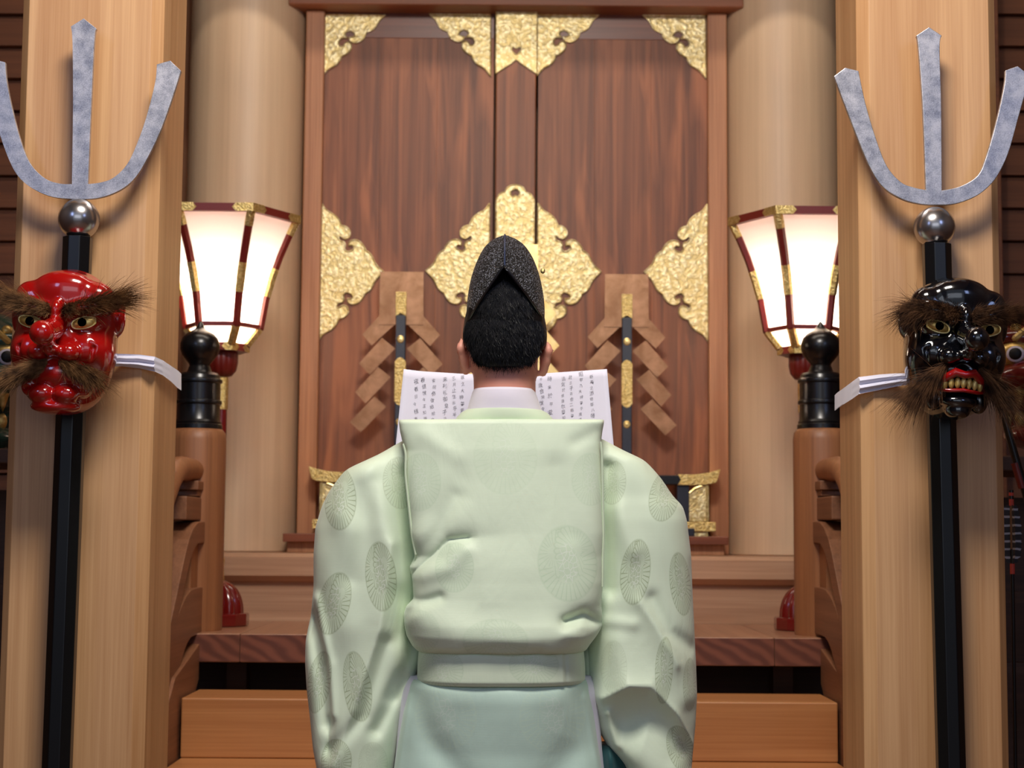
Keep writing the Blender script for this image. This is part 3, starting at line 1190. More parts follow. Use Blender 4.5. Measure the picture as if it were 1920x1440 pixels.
    vs = [(x + r2 * math.cos(math.pi / 6 * k + 0.26), Y + r2 * math.sin(math.pi / 6 * k + 0.26)) for k in range(12)]
    MB().prism(vs, zb_, zb_ + 0.042, 'z').build('plinth', M['red_lacquer'], t, bevel=0.006)
    # lamp socket and bulb inside
    MB().lathe([(0.012, Z(655)), (0.012, Z(600))], (x, Y, 0), 16).build('lamp_socket', M['gold_smooth'], t)
    MB().ball((x, Y, Z(575)), 0.03).build('bulb', M['bulb'], t, smooth=True)
    return t


def panel_mat():
    m = bpy.data.materials.new('lantern_paper')
    m.use_nodes = True
    nt = m.node_tree
    nt.nodes.clear()
    o = nt.nodes.new('ShaderNodeOutputMaterial')
    tr = nt.nodes.new('ShaderNodeBsdfTranslucent')
    tr.inputs[0].default_value = (0.92, 0.84, 0.78, 1)
    df = nt.nodes.new('ShaderNodeBsdfDiffuse')
    df.inputs[0].default_value = (0.85, 0.80, 0.78, 1)
    mx = nt.nodes.new('ShaderNodeMixShader')
    mx.inputs[0].default_value = 0.4
    nt.links.new(tr.outputs[0], mx.inputs[1])
    nt.links.new(df.outputs[0], mx.inputs[2])
    nt.links.new(mx.outputs[0], o.inputs[0])
    return m


M['paper_panel'] = panel_mat()
LAMP_W = 2600.0
mm = bpy.data.materials.new('bulb_glow')
mm.use_nodes = True
mm.node_tree.nodes.clear()
_o = mm.node_tree.nodes.new('ShaderNodeOutputMaterial')
_e = mm.node_tree.nodes.new('ShaderNodeEmission')
_e.inputs[0].default_value = (1.0, 0.86, 0.70, 1)
_e.inputs[1].default_value = LAMP_W * 0.165
mm.node_tree.links.new(_e.outputs[0], _o.inputs[0])
M['bulb'] = mm
lantern(419, 0, 'lit red hexagonal floor lantern on the left, behind the post with the red mask')
lantern(1507, 6, 'lit red hexagonal floor lantern on the right, behind the post with the black mask')


# =================================================================== OFFERING TABLE
def offering_table():
    Y = 5.98
    S = Y / F_PX
    cx = px_x(964, Y, 940)
    Z = lambda py: px_z(py, Y, 964)
    t = thing('offering_table', 'low black lacquered offering table with flared gilt ends behind the priest', 'table', (cx, Y + 0.06, zs1))
    y0, y1 = Y, Y + 0.12
    hw = 386
    MB().prism([(cx - 322 * S, Z(889)), (cx + 322 * S, Z(889)), (cx + 322 * S, Z(906)), (cx - 322 * S, Z(906))], y0, y1, 'y').build('table_top', M['black_lacquer'], t, bevel=0.002)
    for s in (-1, 1):
        top = smooth_line([(hw, 877), (360, 884), (335, 887), (306, 887)], 5)
        bot = smooth_line([(306, 907), (340, 907), (372, 904), (380, 899)], 5)
        q = [(cx + s * a * S, Z(b)) for a, b in top] + [(cx + s * 312 * S, Z(897))] + [(cx + s * a * S, Z(b)) for a, b in bot]
        MB().prism(q, y0 - 0.002, y1 + 0.002, 'y').build('gilt_table_end', M['gold_fine'], t, bevel=0.0015)
        # leg: gilt outer plate and dark inner one
        m = MB()
        q = [(328, 920), (345, 908), (365, 907), (365, 975), (328, 975)]
        m.prism([(cx + s * a * S, Z(b)) for a, b in q], y0 + 0.012, y1 - 0.012, 'y')
        leg = m.build('leg', M['gold'], t, bevel=0.001)
        m = MB()
        m.box(cx + s * 361 * S - 0.004, cx + s * 361 * S + 0.004, y0 + 0.006, y0 + 0.012, Z(975), Z(907))
        m.tube([(cx + s * a * S, y0 + 0.008, Z(b)) for a, b in ((328, 922), (338, 913), (352, 908))], 0.004)
        m.build('gilt_edging', M['gold_smooth'], leg)
        m = MB()
        m.prism([(cx + s * a * S, Z(b)) for a, b in ((306, 906), (328, 906), (328, 976), (306, 976))], y0 + 0.014, y1 - 0.014, 'y')
        m.build('inner_leg_panel', M['navy'], t)
        m = MB()
        m.box(cx + s * 342 * S - 35 * S, cx + s * 342 * S + 35 * S, y0 - 0.004, y1 + 0.004, Z(994), Z(976))
        m.build('foot_bar', M['gold_fine'], t, bevel=0.002)
        m = MB()
        m.box(cx + s * 350 * S - 13 * S, cx + s * 350 * S + 13 * S, y0 + 0.008, y1 - 0.008, zs1, Z(994))
        m.build('foot', M['gold'], t)
        m = MB()
        m.box(cx + s * 330 * S - 9 * S, cx + s * 330 * S + 7 * S, y0 - 0.008, y0 + 0.02, zs1, Z(988))
        m.build('corner_shoe', M['navy'], t, bevel=0.003)


M['navy'] = mat('navy_lacquer', srgb(26, 30, 46), 0.35, coat=0.3)[0]
offering_table()
TABLE_TOP = px_z(889, 5.98, 964)

# =================================================================== GOHEI WANDS


def bronze(name, c1, c2, rough, metal=0.55):
    m, t, b = mat(name, metal=metal, rough=rough)
    t.put(b.inputs['Base Color'], t.ramp(t.noise(t.coords(), 14, 4, 0.6, 0.5), [(0.35, c1), (0.65, c2)]))
    return m


M['bronze'] = bronze('patinated_copper_sheet', srgb(138, 98, 66), srgb(176, 132, 98), 0.38)
M['gold_sheet'] = bronze('bright_gold_sheet', srgb(226, 184, 112), srgb(246, 216, 150), 0.3, 0.75)


def gohei(cxp, top, material, label, stick=True, scale=1.0, sxm=1):
    Y = 6.02
    S = Y / F_PX * scale
    x, ztop = P(cxp, top, Y).x, P(cxp, top, Y).z
    t = thing('gohei_wand', label, 'ritual wand', (x, Y, TABLE_TOP), 'metal gohei wands in front of the doors')
    V = lambda a, b: (x + a * S, ztop - b * S)
    m = MB()
    m.prism([V(-41, 0), V(41, 0), V(42, 101), V(-42, 101)], Y, Y + 0.003, 'y')
    m.build('square_plate', material, t)
    # four linked slips falling in a zigzag on each side
    for s in (-1, 1):
        for k, q in enumerate(GOHEI_SLIPS):
            yy = Y + 0.0035 + 0.002 * (k % 2)
            MB().prism([V(s * a, b) for a, b in q], yy, yy + 0.0018, 'y').build('zigzag_slip', material, t)
    if stick:
        hw = 9.5
        m = MB()
        zb_ = TABLE_TOP
        m.box(x - hw * S, x + hw * S, Y - 0.022, Y - 0.004, zb_, ztop - 84 * S)
        m.build('staff', M['navy'], t, bevel=0.003)
        m = MB()
        m.prism([V(-hw - .3, 40), V(hw + .3, 40), V(hw + .3, 86), V(0, 80), V(-hw - .3, 86)], Y - 0.0235, Y - 0.0035, 'y')
        m.build('gilt_tip', M['gold_fine'], t)
        for a, b in ((164, 255), (345, 365)):
            m = MB()
            q = [(-hw - .5, a + 8), (-5, a + 2), (0, a), (5, a + 2), (hw + .5, a + 8), (hw + .5, b - 8), (5, b - 2), (0, b), (-5, b - 2), (-hw - .5, b - 8)]
            m.prism([V(*p) for p in q], Y - 0.0235, Y - 0.003, 'y')
            m.build('gilt_band', M['gold_fine'], t)
        for b in (130, 286):
            m = MB()
            mt_ = Matrix.Translation((x, Y - 0.022, ztop - b * S)) @ Matrix.Rotation(math.pi / 2, 4, 'X')
            m.lathe([(7 * S, 0), (7 * S, 0.002), (5 * S, 0.004), (4.5 * S, 0.002), (3 * S, 0.002), (2.5 * S, 0.005), (0.2 * S, 0.006)], (0, 0, 0), 24, mtx=mt_)
            m.build('gilt_stud', M['gold_smooth'], t, smooth=True)
    else:
        m = MB().box(x - 9 * S, x + 9 * S, Y + 0.004, Y + 0.02, TABLE_TOP, ztop - 40 * S)
        m.build('staff', M['gold_smooth'], t)
    return t



GOHEI_SLIPS = [[(41.7, 84), (73.4, 120), (55, 141), (13.5, 101.6)],
               [(36, 126), (79, 175), (58, 196), (11, 146)],
               [(42.5, 181.5), (85, 229), (65, 251), (18.7, 200.5)],
               [(48.5, 237), (94.5, 286), (73, 305), (26.5, 256)]]
gohei(753.5, 509.5, M['bronze'], 'brownish copper gohei wand with zigzag slips, left of the priest')
gohei(1175, 514, M['bronze'], 'brownish copper gohei wand with zigzag slips, right of the priest')
gohei(964, 458, M['gold_sheet'], 'bright gold gohei wand mostly hidden behind the priest hat and head', stick=False, scale=1.1)


# =================================================================== TRIDENTS
def trident(px, py, poly_mid, right, left, ball_r, poles, label):
    """flat forged three-tined head on a black octagonal pole, leaning on the post"""
    Y = 3.345
    pt = lambda q: (P(q[0], q[1], Y).x, P(q[0], q[1], Y).z) + tuple(q[2:])
    b0 = P(poles[-1][0], poles[-1][1], Y)
    t = thing('trident', label, 'trident', (b0.x, Y, FLOOR))
    out = [pt(q) for q in left + right + poly_mid]
    pts = smooth_line(out, 5, True)
    m = MB()
    plate(m, pts, [], Y - 0.005, 0.010)
    m.build('trident_head', M['steel'], t, bevel=0.0012)
    cb = P(px, py, Y)
    MB().ball(cb, ball_r * Y / F_PX).build('steel_ball', M['ball'], t, smooth=True)
    # octagonal pole
    top, bot = P(poles[0][0], poles[0][1], Y), P(poles[-1][0], poles[-1][1], Y)
    d = (bot - top).normalized()
    L = (top.z - FLOOR - 0.0) / -d.z
    end = top + d * L
    r = poles[0][2] * Y / F_PX
    m = MB()
    n = 8
    vs, fs = [], []
    for p in (top, end):
        for k in range(n):
            a = math.pi / 8 + math.pi / 4 * k
            vs.append((p.x + r / math.cos(math.pi / 8) * math.cos(a), p.y + r / math.cos(math.pi / 8) * math.sin(a), p.z))
    for k in range(n):
        fs.append((k, (k + 1) % n, n + (k + 1) % n, n + k))
    fs += [tuple(range(n)), tuple(range(n, 2 * n))]
    m.add(vs, fs)
    m.build('pole', M['black_lacquer'], t, bevel=0.0015)
    return t


# outlines run: left tine, bottom, right tine, then the middle tine
trident(148, 411,
        [(166, 346, 1), (172, 200), (178, 76), (182, 55, 1), (158, 36, 1), (134, 51, 1), (137, 80), (138, 200), (136, 345, 1)],
        [(150, 374), (190, 371), (228, 356), (256, 332), (280, 292), (302, 245), (322, 190), (340, 134, 1), (320, 115, 1), (295, 122, 1), (292, 155), (277, 215), (260, 265), (240, 308), (214, 334), (190, 343)],
        [(136, 346, 1), (112, 345), (85, 335), (58, 308), (40, 265), (24, 205), (14, 155), (11, 118, 1), (-14, 112, 1), (-36, 132, 1), (-20, 185), (0, 250), (18, 300), (36, 332), (62, 354), (100, 370)],
        39, [(146, 445, 26), (107, 1440)], 'black-poled steel trident leaning on the left post above and below the red mask')
trident(1752, 426,
        [(1765, 358, 1), (1764, 200), (1761, 90), (1765, 68, 1), (1741, 52, 1), (1717, 68, 1), (1721, 90), (1729, 200), (1735, 357, 1)],
        [(1752, 385), (1790, 383), (1830, 368), (1858, 345), (1876, 318), (1892, 280), (1910, 215), (1930, 143, 1), (1907, 125, 1), (1884, 133, 1), (1882, 160), (1868, 225), (1848, 295), (1832, 330), (1800, 350)],
        [(1735, 357, 1), (1712, 352), (1688, 342), (1662, 312), (1642, 262), (1622, 195), (1609, 134, 1), (1584, 128, 1), (1563, 144, 1), (1588, 210), (1612, 272), (1632, 318), (1655, 352), (1690, 374), (1722, 383)],
        39, [(1756, 458, 25.5), (1783, 1440)], 'black-poled steel trident leaning on the right post above and below the black mask')


# =================================================================== TENGU MASKS
def mask_geometry(open_mouth):
    f = Field((-0.125, -0.21, -0.165), (0.125, 0.01, 0.165), 0.0021)
    k = 0.012
    # negative y is toward the viewer
    f.ell((0, 0, 0.035), (0.104, 0.082, 0.112), k)
    f.ell((0, -0.005, -0.045), (0.096, 0.074, 0.085), 0.03)
    f.ell((0, -0.008, -0.09), (0.074, 0.068, 0.058), 0.03)
    # forehead swellings and furrows
    f.ell((0, -0.046, 0.100), (0.062, 0.036, 0.038), 0.016)
    for s in (-1, 1):
        f.ell((s * 0.064, -0.036, 0.084), (0.036, 0.034, 0.034), 0.010)
        f.ell((s * 0.048, -0.072, 0.058), (0.040, 0.022, 0.015), 0.012, rot=s * 0.25)
    f.chain([(-0.034, -0.088, 0.082), (-0.012, -0.096, 0.074), (0.012, -0.096, 0.074), (0.034, -0.088, 0.082)], [0.002, 0.003, 0.003, 0.002], 0.006, 'sub')
    f.ell((0, -0.080, 0.052), (0.013, 0.022, 0.024), 0.007)
    for s in (-1, 1):
        # sockets
        f.ell((s * 0.052, -0.088, 0.028), (0.032, 0.022, 0.018), 0.014, 'sub')
        f.ell((s * 0.052, -0.060, 0.028), (0.029, 0.018, 0.016), 0.006)
        # cheeks
        f.ell((s * 0.056, -0.058, -0.020), (0.034, 0.028, 0.032), 0.016)
        f.ell((s * 0.082, -0.030, -0.022), (0.022, 0.036, 0.045), 0.014)
        f.chain([(s * 0.066, -0.090, 0.008), (s * 0.074, -0.078, -0.02), (s * 0.070, -0.074, -0.05)], [0.0015, 0.003, 0.0015], 0.006, 'sub')
        f.ell((s * 0.103, 0.0, 0.050), (0.013, 0.022, 0.036), 0.006)
        # nostril wings
        f.ell((s * 0.030, -0.088, -0.030), (0.022, 0.024, 0.019), 0.006)
    # nose with its round tip
    f.chain([(0, -0.078, 0.030), (0, -0.110, 0.012), (0, -0.150, -0.003)], [0.016, 0.020, 0.021], 0.008)
    f.ell((0, -0.168, -0.002), (0.0245, 0.0245, 0.0245), 0.006)
    f.ell((0, -0.110, -0.028), (0.016, 0.030, 0.014), 0.012)
    # muzzle
    f.ell((0, -0.066, -0.068), (0.052, 0.030, 0.030), 0.012)
    if open_mouth:
        f.ell((0, -0.098, -0.088), (0.042, 0.020, 0.013), 0.008, 'sub')
        f.ell((0, -0.070, -0.118), (0.038, 0.028, 0.016), 0.01)
        f.ell((0.0, -0.066, -0.136), (0.026, 0.026, 0.018), 0.006)
        for s in (-1, 1):
            f.ell((s * 0.048, -0.052, -0.112), (0.018, 0.020, 0.026), 0.006)
    else:
        for s in (-1, 1):
            f.ell((s * 0.024, -0.078, -0.112), (0.026, 0.022, 0.019), 0.004)
            f.ell((s * 0.054, -0.060, -0.096), (0.016, 0.020, 0.020), 0.008)
        f.chain([(-0.060, -0.074, -0.102), (-0.03, -0.100, -0.090), (0, -0.108, -0.087), (0.03, -0.100, -0.090), (0.060, -0.074, -0.102)], [0.003, 0.004, 0.004, 0.004, 0.003], 0.005, 'sub')
        f.ell((0, -0.060, -0.136), (0.050, 0.032, 0.016), 0.01)
    f.keep(lambda X, Y, Z: Y)
    return f.mesh()


def almond(mb, c, w, h, s, y0):
    out = []
    for i in range(28):
        a = 2 * math.pi * i / 28
        e = abs(math.sin(a)) ** 0.8 * (1 if math.sin(a) > 0 else -1)
        out.append((c[0] + w * math.cos(a), c[1] + h * e + 0.18 * w * s * math.cos(a)))
    return out


def tengu(px, py, Y, yaw, roll, open_mouth, label, sx=1.0, sz=1.0):
    base = P(px, py, Y)
    R = Matrix.Translation(base) @ Matrix.Rotation(yaw, 4, 'Z') @ Matrix.Rotation(roll, 4, 'Y') @ Matrix.Diagonal((sx, 1.0, sz, 1))
    t = thing('tengu_mask', label, 'mask', (base.x, base.y, base.z - 0.15), 'tengu masks tied to the posts')
    V, Fc = mask_geometry(open_mouth)
    mesh_obj('mask_face', V, Fc, M['mask_black'] if open_mouth else M['mask_red'], t, R)

    def surf(m):
        return [R @ Vector(v) for v in m]
    for s in (-1, 1):
        m = MB()
        out = almond(m, (s * 0.053, 0.030), 0.0235, 0.0115, s, 0)
        pts = []
        # shallow convex eye plate
        cx, cz = s * 0.053, 0.030
        rings = [(0.0, -0.0860), (0.5, -0.0850), (0.85, -0.0815), (1.0, -0.076)]
        vs, fs = [R @ Vector((cx, -0.0862, cz))], []
        for q, yy in rings[1:]:
            for (ox, oz) in out:
                vs.append(R @ Vector((cx + (ox - cx) * q, yy, cz + (oz - cz) * q)))
        n = len(out)
        for i in range(n):
            fs.append((0, 1 + i, 1 + (i + 1) % n))
            for g in range(2):
                fs.append((1 + g * n + i, 1 + g * n + (i + 1) % n, 1 + (g + 1) * n + (i + 1) % n, 1 + (g + 1) * n + i))
        m.add(vs, fs)
        eye = m.build('gold_eye', M['gold_paint'], t, smooth=True)
        m = MB()
        m.tube([R @ Vector((ox, -0.0785, oz)) for ox, oz in out], 0.0018, 6, closed=True)
        m.build('eye_rim', M['gold_smooth'], eye, smooth=True)
        m = MB()
        m.ball((0, 0, 0), (0.0088, 0.003, 0.0088), 24, 12, mtx=R @ Matrix.Translation((cx - (0.001 * s), -0.0878, cz)))
        m.build('pupil', M['matte_black'], eye, smooth=True)
    if open_mouth:
        m = MB()
        up = [(-0.048, -0.079, -0.094), (-0.036, -0.093, -0.074), (-0.018, -0.104, -0.062), (0.0, -0.106, -0.067), (0.018, -0.104, -0.062), (0.036, -0.093, -0.074), (0.048, -0.079, -0.094)]
        m.tube([R @ Vector(p) for p in up], [0.004, 0.008, 0.009, 0.0075, 0.009, 0.008, 0.004], 12)
        m.build('upper_lip', M['lip_red'], t, smooth=True)
        m = MB()
        lo = [(-0.048, -0.079, -0.096), (-0.03, -0.092, -0.099), (0, -0.099, -0.097), (0.03, -0.092, -0.099), (0.048, -0.079, -0.096)]
        m.tube([R @ Vector(p) for p in lo], [0.004, 0.004, 0.004, 0.004, 0.004], 10)
        m.build('lower_lip', M['lip_red'], t, smooth=True)
        for i in range(7):
            x = -0.036 + 0.012 * i
            m = MB()
            y = -0.098 + 5.5 * x * x
            m.ball((0, 0, 0), (0.0062, 0.005, 0.0115), 14, 10, mtx=R @ Matrix.Translation((x, y, -0.082 - 3 * x * x)))
            m.build('gold_tooth', M['gold_paint'], t, smooth=True)
    return t, R


RT, RR = tengu(128, 641, 3.315, -0.03, 0.02, False, 'glossy red long-nosed tengu mask with shaggy brown eyebrows, tied to the left post', 1.0, 1.0)
BT, BR = tengu(1783, 652, 3.315, 0.03, 0.07, True, 'glossy black tengu mask with red lips and gold teeth, tied to the right post', 0.96, 0.98)


def hair_piece(t, R, name, base, direction, length, n, droop, seed, width=0.00055, curl=0.05):
    m = MB()
    RM = R.to_3x3()
    strands(m, n, lambda r: (lambda q: (R @ Vector(q[0]), q[1]))(base(r)), lambda r, u: RM @ Vector(direction(r, u)), length, width, droop, curl, 6, seed)
    return m.build(name, M['fur_dark'] if t is BT else M['fur'], t)


def yf(x, z):
    """rough depth of the mask surface"""
    return -0.086 * math.sqrt(max(0.02, 1 - (x / 0.112) ** 2 - ((z - 0.03) / 0.19) ** 2))


for s in (-1, 1):
    def base(r, s=s):
        u = r.random()
        x = s * (0.012 + 0.082 * u)
        z = 0.052 + 0.014 * u + r.gauss(0, 0.0060)
        return (x, yf(x, z) - 0.004, z), u

    def dirn(r, u, s=s):
        return (s * (0.35 + 0.8 * u + r.gauss(0, .25)), -0.55 + 0.4 * u + r.gauss(0, .2), 0.25 + 0.40 * u + r.gauss(0, .26))

    def ln(r, u):
        return (0.022 + 0.075 * max(0, u - 0.25) / 0.75) * r.uniform(0.6, 1.15)
    hair_piece(RT, RR, 'eyebrow', base, dirn, ln, 2400, 0.13, 11 + s, curl=0.035)

    def base(r, s=s):
        u = r.random()
        x = s * (0.010 + 0.050 * u)
        z = -0.056 - 0.012 * u + r.gauss(0, 0.0055)
        return (x, yf(x, z) - 0.016, z), u

    def dirn(r, u, s=s):
        return (s * (0.75 + 0.3 * u + r.gauss(0, .22)), -0.35 + r.gauss(0, .2), -0.15 - 0.35 * u + r.gauss(0, .22))

    def ln(r, u):
        return (0.028 + 0.055 * u) * r.uniform(0.6, 1.15)
    hair_piece(RT, RR, 'moustache', base, dirn, ln, 1700, 0.09, 21 + s)

    # black mask: fuller brows, long side whiskers on one side
    def base(r, s=s):
        u = r.random()
        x = s * (0.012 + 0.082 * u)
        z = 0.054 + 0.012 * u + r.gauss(0, 0.0065)
        return (x, yf(x, z) - 0.004, z), u

    def dirn(r, u, s=s):
        if s < 0:
            return (-(0.35 + 0.45 * u + r.gauss(0, .22)), -0.55 + 0.3 * u + r.gauss(0, .2), 0.25 - 0.5 * u * u + r.gauss(0, .25))
        return ((0.45 + 0.8 * u + r.gauss(0, .25)), -0.5 + 0.3 * u + r.gauss(0, .2), 0.2 + r.gauss(0, .28))

    def ln(r, u, s=s):
        return (0.024 + (0.085 if s < 0 else 0.05) * max(0, u - 0.3)) * r.uniform(0.6, 1.2)
    hair_piece(BT, BR, 'eyebrow', base, dirn, ln, 2500, 0.12 if s < 0 else 0.06, 31 + s)

    def base(r, s=s):
        u = r.random()
        x = s * (0.030 + 0.030 * u)
        z = -0.052 - 0.020 * u + r.gauss(0, 0.0055)
        return (x, yf(x, z) - 0.012, z), u

    def dirn(r, u, s=s):
        return (s * (0.62 + r.gauss(0, .2)), -0.30 + r.gauss(0, .18), -0.6 + r.gauss(0, .22))

    def ln(r, u):
        return (0.058 + 0.055 * u) * r.uniform(0.5, 1.35)
    hair_piece(BT, BR, 'moustache', base, dirn, ln, 1500, 0.11, 41 + s, curl=0.04)


# cloth ties: a twisted flat band running across the post and round its inner edge
def tie_band(pts, label):
    """pts: (px, upper py, lower py, Y)"""
    o0 = P(pts[0][0], (pts[0][1] + pts[0][2]) / 2, pts[0][3])
    m = MB()
    n = 17
    vs, fs = [], []
    fine = []
    for i in range(len(pts) - 1):
        for k in range(6):
            f = k / 6
            fine.append([a + (b - a) * f for a, b in zip(pts[i], pts[i + 1])])
    fine.append(list(pts[-1]))
    N = len(fine)
    for i, (px, ya, yb, Y) in enumerate(fine):
        for side in (0, 1):
            for j in range(n):
                v = j / (n - 1)
                pl = 0.0040 * math.sin(v * 4.6 * math.pi + i * 0.05 + (px * 0.01))
                p = P(px, ya + (yb - ya) * v, Y)
                th = 0.0045 * math.sin(math.pi * v) ** 0.5
                p.y += -(0.004 + pl + th) if side == 0 else 0.0
                vs.append(p)
    W = 2 * n
    for i in range(N - 1):
        for j in range(n - 1):
            a = i * W + j
            fs.append((a, a + W, a + W + 1, a + 1))
            a += n
            fs.append((a, a + 1, a + W + 1, a + W))
        fs.append((i * W, i * W + n, i * W + W + n, i * W + W))
        fs.append((i * W + n - 1, i * W + W + n - 1, i * W + W + 2 * n - 1, i * W + 2 * n - 1))
    for e in (0, (N - 1)):
        fs += [(e * W + j, e * W + j + 1, e * W + n + j + 1, e * W + n + j) for j in range(n - 1)]
    m.add(vs, fs)
    o = m.build('cloth_tie', M['strap'], smooth=True, angle=60)
    tag(o, label, 'cloth tie', 'white cloth ties holding the masks')


tie_band([(205, 664, 688, 3.37), (228, 664, 687, 3.385), (262, 665, 691, 3.392), (291, 669, 697, 3.397), (306, 676, 704, 3.45), (322, 687, 716, 3.53), (334, 695, 728, 3.60), (340, 701, 732, 3.665)],
         'twisted white cloth tie running from the red mask round the left post')
tie_band([(1700, 700, 722, 3.37), (1680, 700, 725, 3.385), (1650, 702, 731, 3.392), (1610, 707, 739, 3.397), (1596, 717, 749, 3.46), (1580, 729, 759, 3.55), (1570, 736, 766, 3.62), (1565, 741, 770, 3.655)],
         'twisted white cloth tie running from the black mask round the right post')

# =================================================================== THE PRIEST
PY = 3.40
person = thing('person', 'person seen from behind in pale green robe and black hat, reading a sheet', 'person', (0, PY, FLOOR))
PORG = (0, PY, FLOOR)


def hp(px, py, dy=0.0):
    p = P(px, py, PY + dy)
    return (p.x, p.y, p.z)


def build_body():
    f = Field((-0.46, 2.95, FLOOR - 0.01), (0.46, 3.95, 1.78), 0.0062)
    S = PY / F_PX
    # head
    hc = hp(946, 610)
    f.ell(hc, (0.074, 0.092, 0.100), 0.02)
    f.ell((hc[0], hc[1] + 0.035, hc[2] - 0.065), (0.056, 0.062, 0.062), 0.03)        # jaw
    f.ell((hc[0], hc[1] + 0.085, hc[2] - 0.10), (0.024, 0.020, 0.022), 0.02)         # chin
    f.ell((hc[0], hc[1] + 0.105, hc[2] - 0.025), (0.012, 0.022, 0.018), 0.012)       # nose
    f.ell((hc[0], hc[1] + 0.092, hc[2] - 0.068), (0.024, 0.012, 0.008), 0.008)       # lips
    for s in (-1, 1):
        f.ell((hc[0] + s * 0.03, hc[1] + 0.082, hc[2] + 0.004), (0.014, 0.012, 0.008), 0.008)
    # ears
    for px, s in ((867, -1), (1025, 1)):
        e = hp(px, 667 if s < 0 else 672)
        f.chain([(e[0] - s * 0.006, e[1] + 0.012, e[2] - 0.032), (e[0] + s * 0.000, e[1] + 0.0, e[2] - 0.010), (e[0] + s * 0.004, e[1] - 0.010, e[2] + 0.014), (e[0] + s * 0.001, e[1] - 0.004, e[2] + 0.030)], [0.008, 0.0075, 0.0085, 0.007], 0.008)
        f.ell((e[0] - s * 0.006, e[1] + 0.012, e[2]), (0.006, 0.014, 0.024), 0.008)
    # neck
    nb = hp(947, 800)
    f.cap((nb[0], nb[1] - 0.01, nb[2]), (hc[0], hc[1] + 0.005, hc[2] - 0.06), 0.064, 0.064, 0.02)
    # torso
    f.ell((0, PY, 1.345), (0.14, 0.06, 0.045), 0.03)
    f.ell((0, PY, 1.24), (0.150, 0.085, 0.17), 0.04)
    f.ell((0, PY, 1.06), (0.125, 0.085, 0.16), 0.04)
    f.ell((0, PY, 0.90), (0.145, 0.085, 0.12), 0.04)
    for s in (-1, 1):
        sh, el, wr = (s * 0.150, PY + 0.02, 1.325), (s * 0.225, PY + 0.08, 1.11), (s * 0.165, PY + 0.27, 1.20)
        f.cap(sh, el, 0.048, 0.038, 0.03)
        f.cap(el, wr, 0.037, 0.024, 0.02)
        # palm and curled fingers closing on the lower corner of the sheet
        pm = (s * 0.160, PY + 0.315, 1.225)
        f.cap(wr, pm, 0.024, 0.028, 0.02)
        for i in range(4):
            b = (pm[0] - s * 0.004, pm[1] + 0.018, pm[2] + 0.030 - 0.018 * i)
            m_ = (pm[0] - s * 0.020, pm[1] + 0.045 + 0.004 * (i == 1), b[2] + 0.004)
            e_ = (pm[0] - s * 0.045, pm[1] + 0.042 - 0.003 * (i == 3), b[2] + 0.002)
            f.chain([b, m_, e_], [0.0095, 0.0085, 0.007], 0.004)
        f.chain([(pm[0], pm[1], pm[2] + 0.02), (pm[0] - s * 0.024, pm[1] + 0.002, pm[2] + 0.045), (pm[0] - s * 0.046, pm[1] + 0.014, pm[2] + 0.048)], [0.012, 0.0105, 0.0085], 0.006)
        # legs and feet
        f.chain([(s * 0.075, PY, 0.88), (s * 0.085, PY, 0.50), (s * 0.09, PY - 0.01, 0.14)], [0.075, 0.055, 0.036], 0.03)
        f.ell((s * 0.092, PY + 0.045, FLOOR + 0.03), (0.042, 0.105, 0.028), 0.02)
    return f.mesh(), hc


(bV, bF), HC = build_body()
mesh_obj('body', bV, bF, M['skin'], person)


# hair: a cap over the back of the skull, short and faded toward the nape
def build_hair():
    f = Field((HC[0] - 0.12, PY - 0.13, HC[2] - 0.13), (HC[0] + 0.12, PY + 0.14, HC[2] + 0.15), 0.0026)
    f.ell((HC[0] + 0.001, HC[1] - 0.004, HC[2] - 0.026), (0.0870, 0.096, 0.088), 0.01)
    f.ell((HC[0], HC[1] + 0.0, HC[2] + 0.032), (0.073, 0.098, 0.090), 0.03)
    f.ell((HC[0], HC[1] - 0.010, HC[2] - 0.050), (0.070, 0.078, 0.070), 0.02)
    lo = [hp(*q) for q in ((858, 610), (868, 642), (883, 664), (897, 684), (912, 693), (945, 694), (974, 692), (995, 684), (1013, 664), (1026, 642), (1036, 612))]
    xs = np.array([q[0] for q in lo])
    zs = np.array([q[2] for q in lo])

    def cut(X, Y, Z):
        line = np.interp(X[:, 0, 0], xs, zs)[:, None, None]
        front = (Y - (HC[1] + 0.045))
        return np.maximum((line - Z) * 0.7, front * 0.8 - np.clip((Z - HC[2] - 0.03), 0, 1) * 0.8)
    f.keep(cut)
    return f.mesh()


hV, hF = build_hair()
hair = mesh_obj('hair', hV, hF, M['hair'], person)
m = MB()


def nape_base(r):
    u = r.random()
    x = HC[0] + (u - 0.5) * 0.150
    px = 946 + (u - 0.5) * 136
    edge = np.interp(px, (868, 884, 900, 912, 945, 976, 996, 1012, 1026), (642, 668, 692, 703, 706, 702, 690, 668, 642))
    py = edge - 14 + abs(r.gauss(0, 7))
    p = hp(px, py)
    dx = (p[0] - HC[0]) / 0.080
    if abs(dx) > 0.97:
        dx = 0.97
    y = HC[1] - 0.004 - 0.071 * math.sqrt(1 - dx * dx)
    return (p[0], y + 0.006, p[2] + 0.004), u


strands(m, 3200, nape_base, lambda r, u: (r.gauss(0, .25), -0.10, -0.95), lambda r, u: r.uniform(0.003, 0.007), 0.0003, 0.0, 0.03, 3, 5)


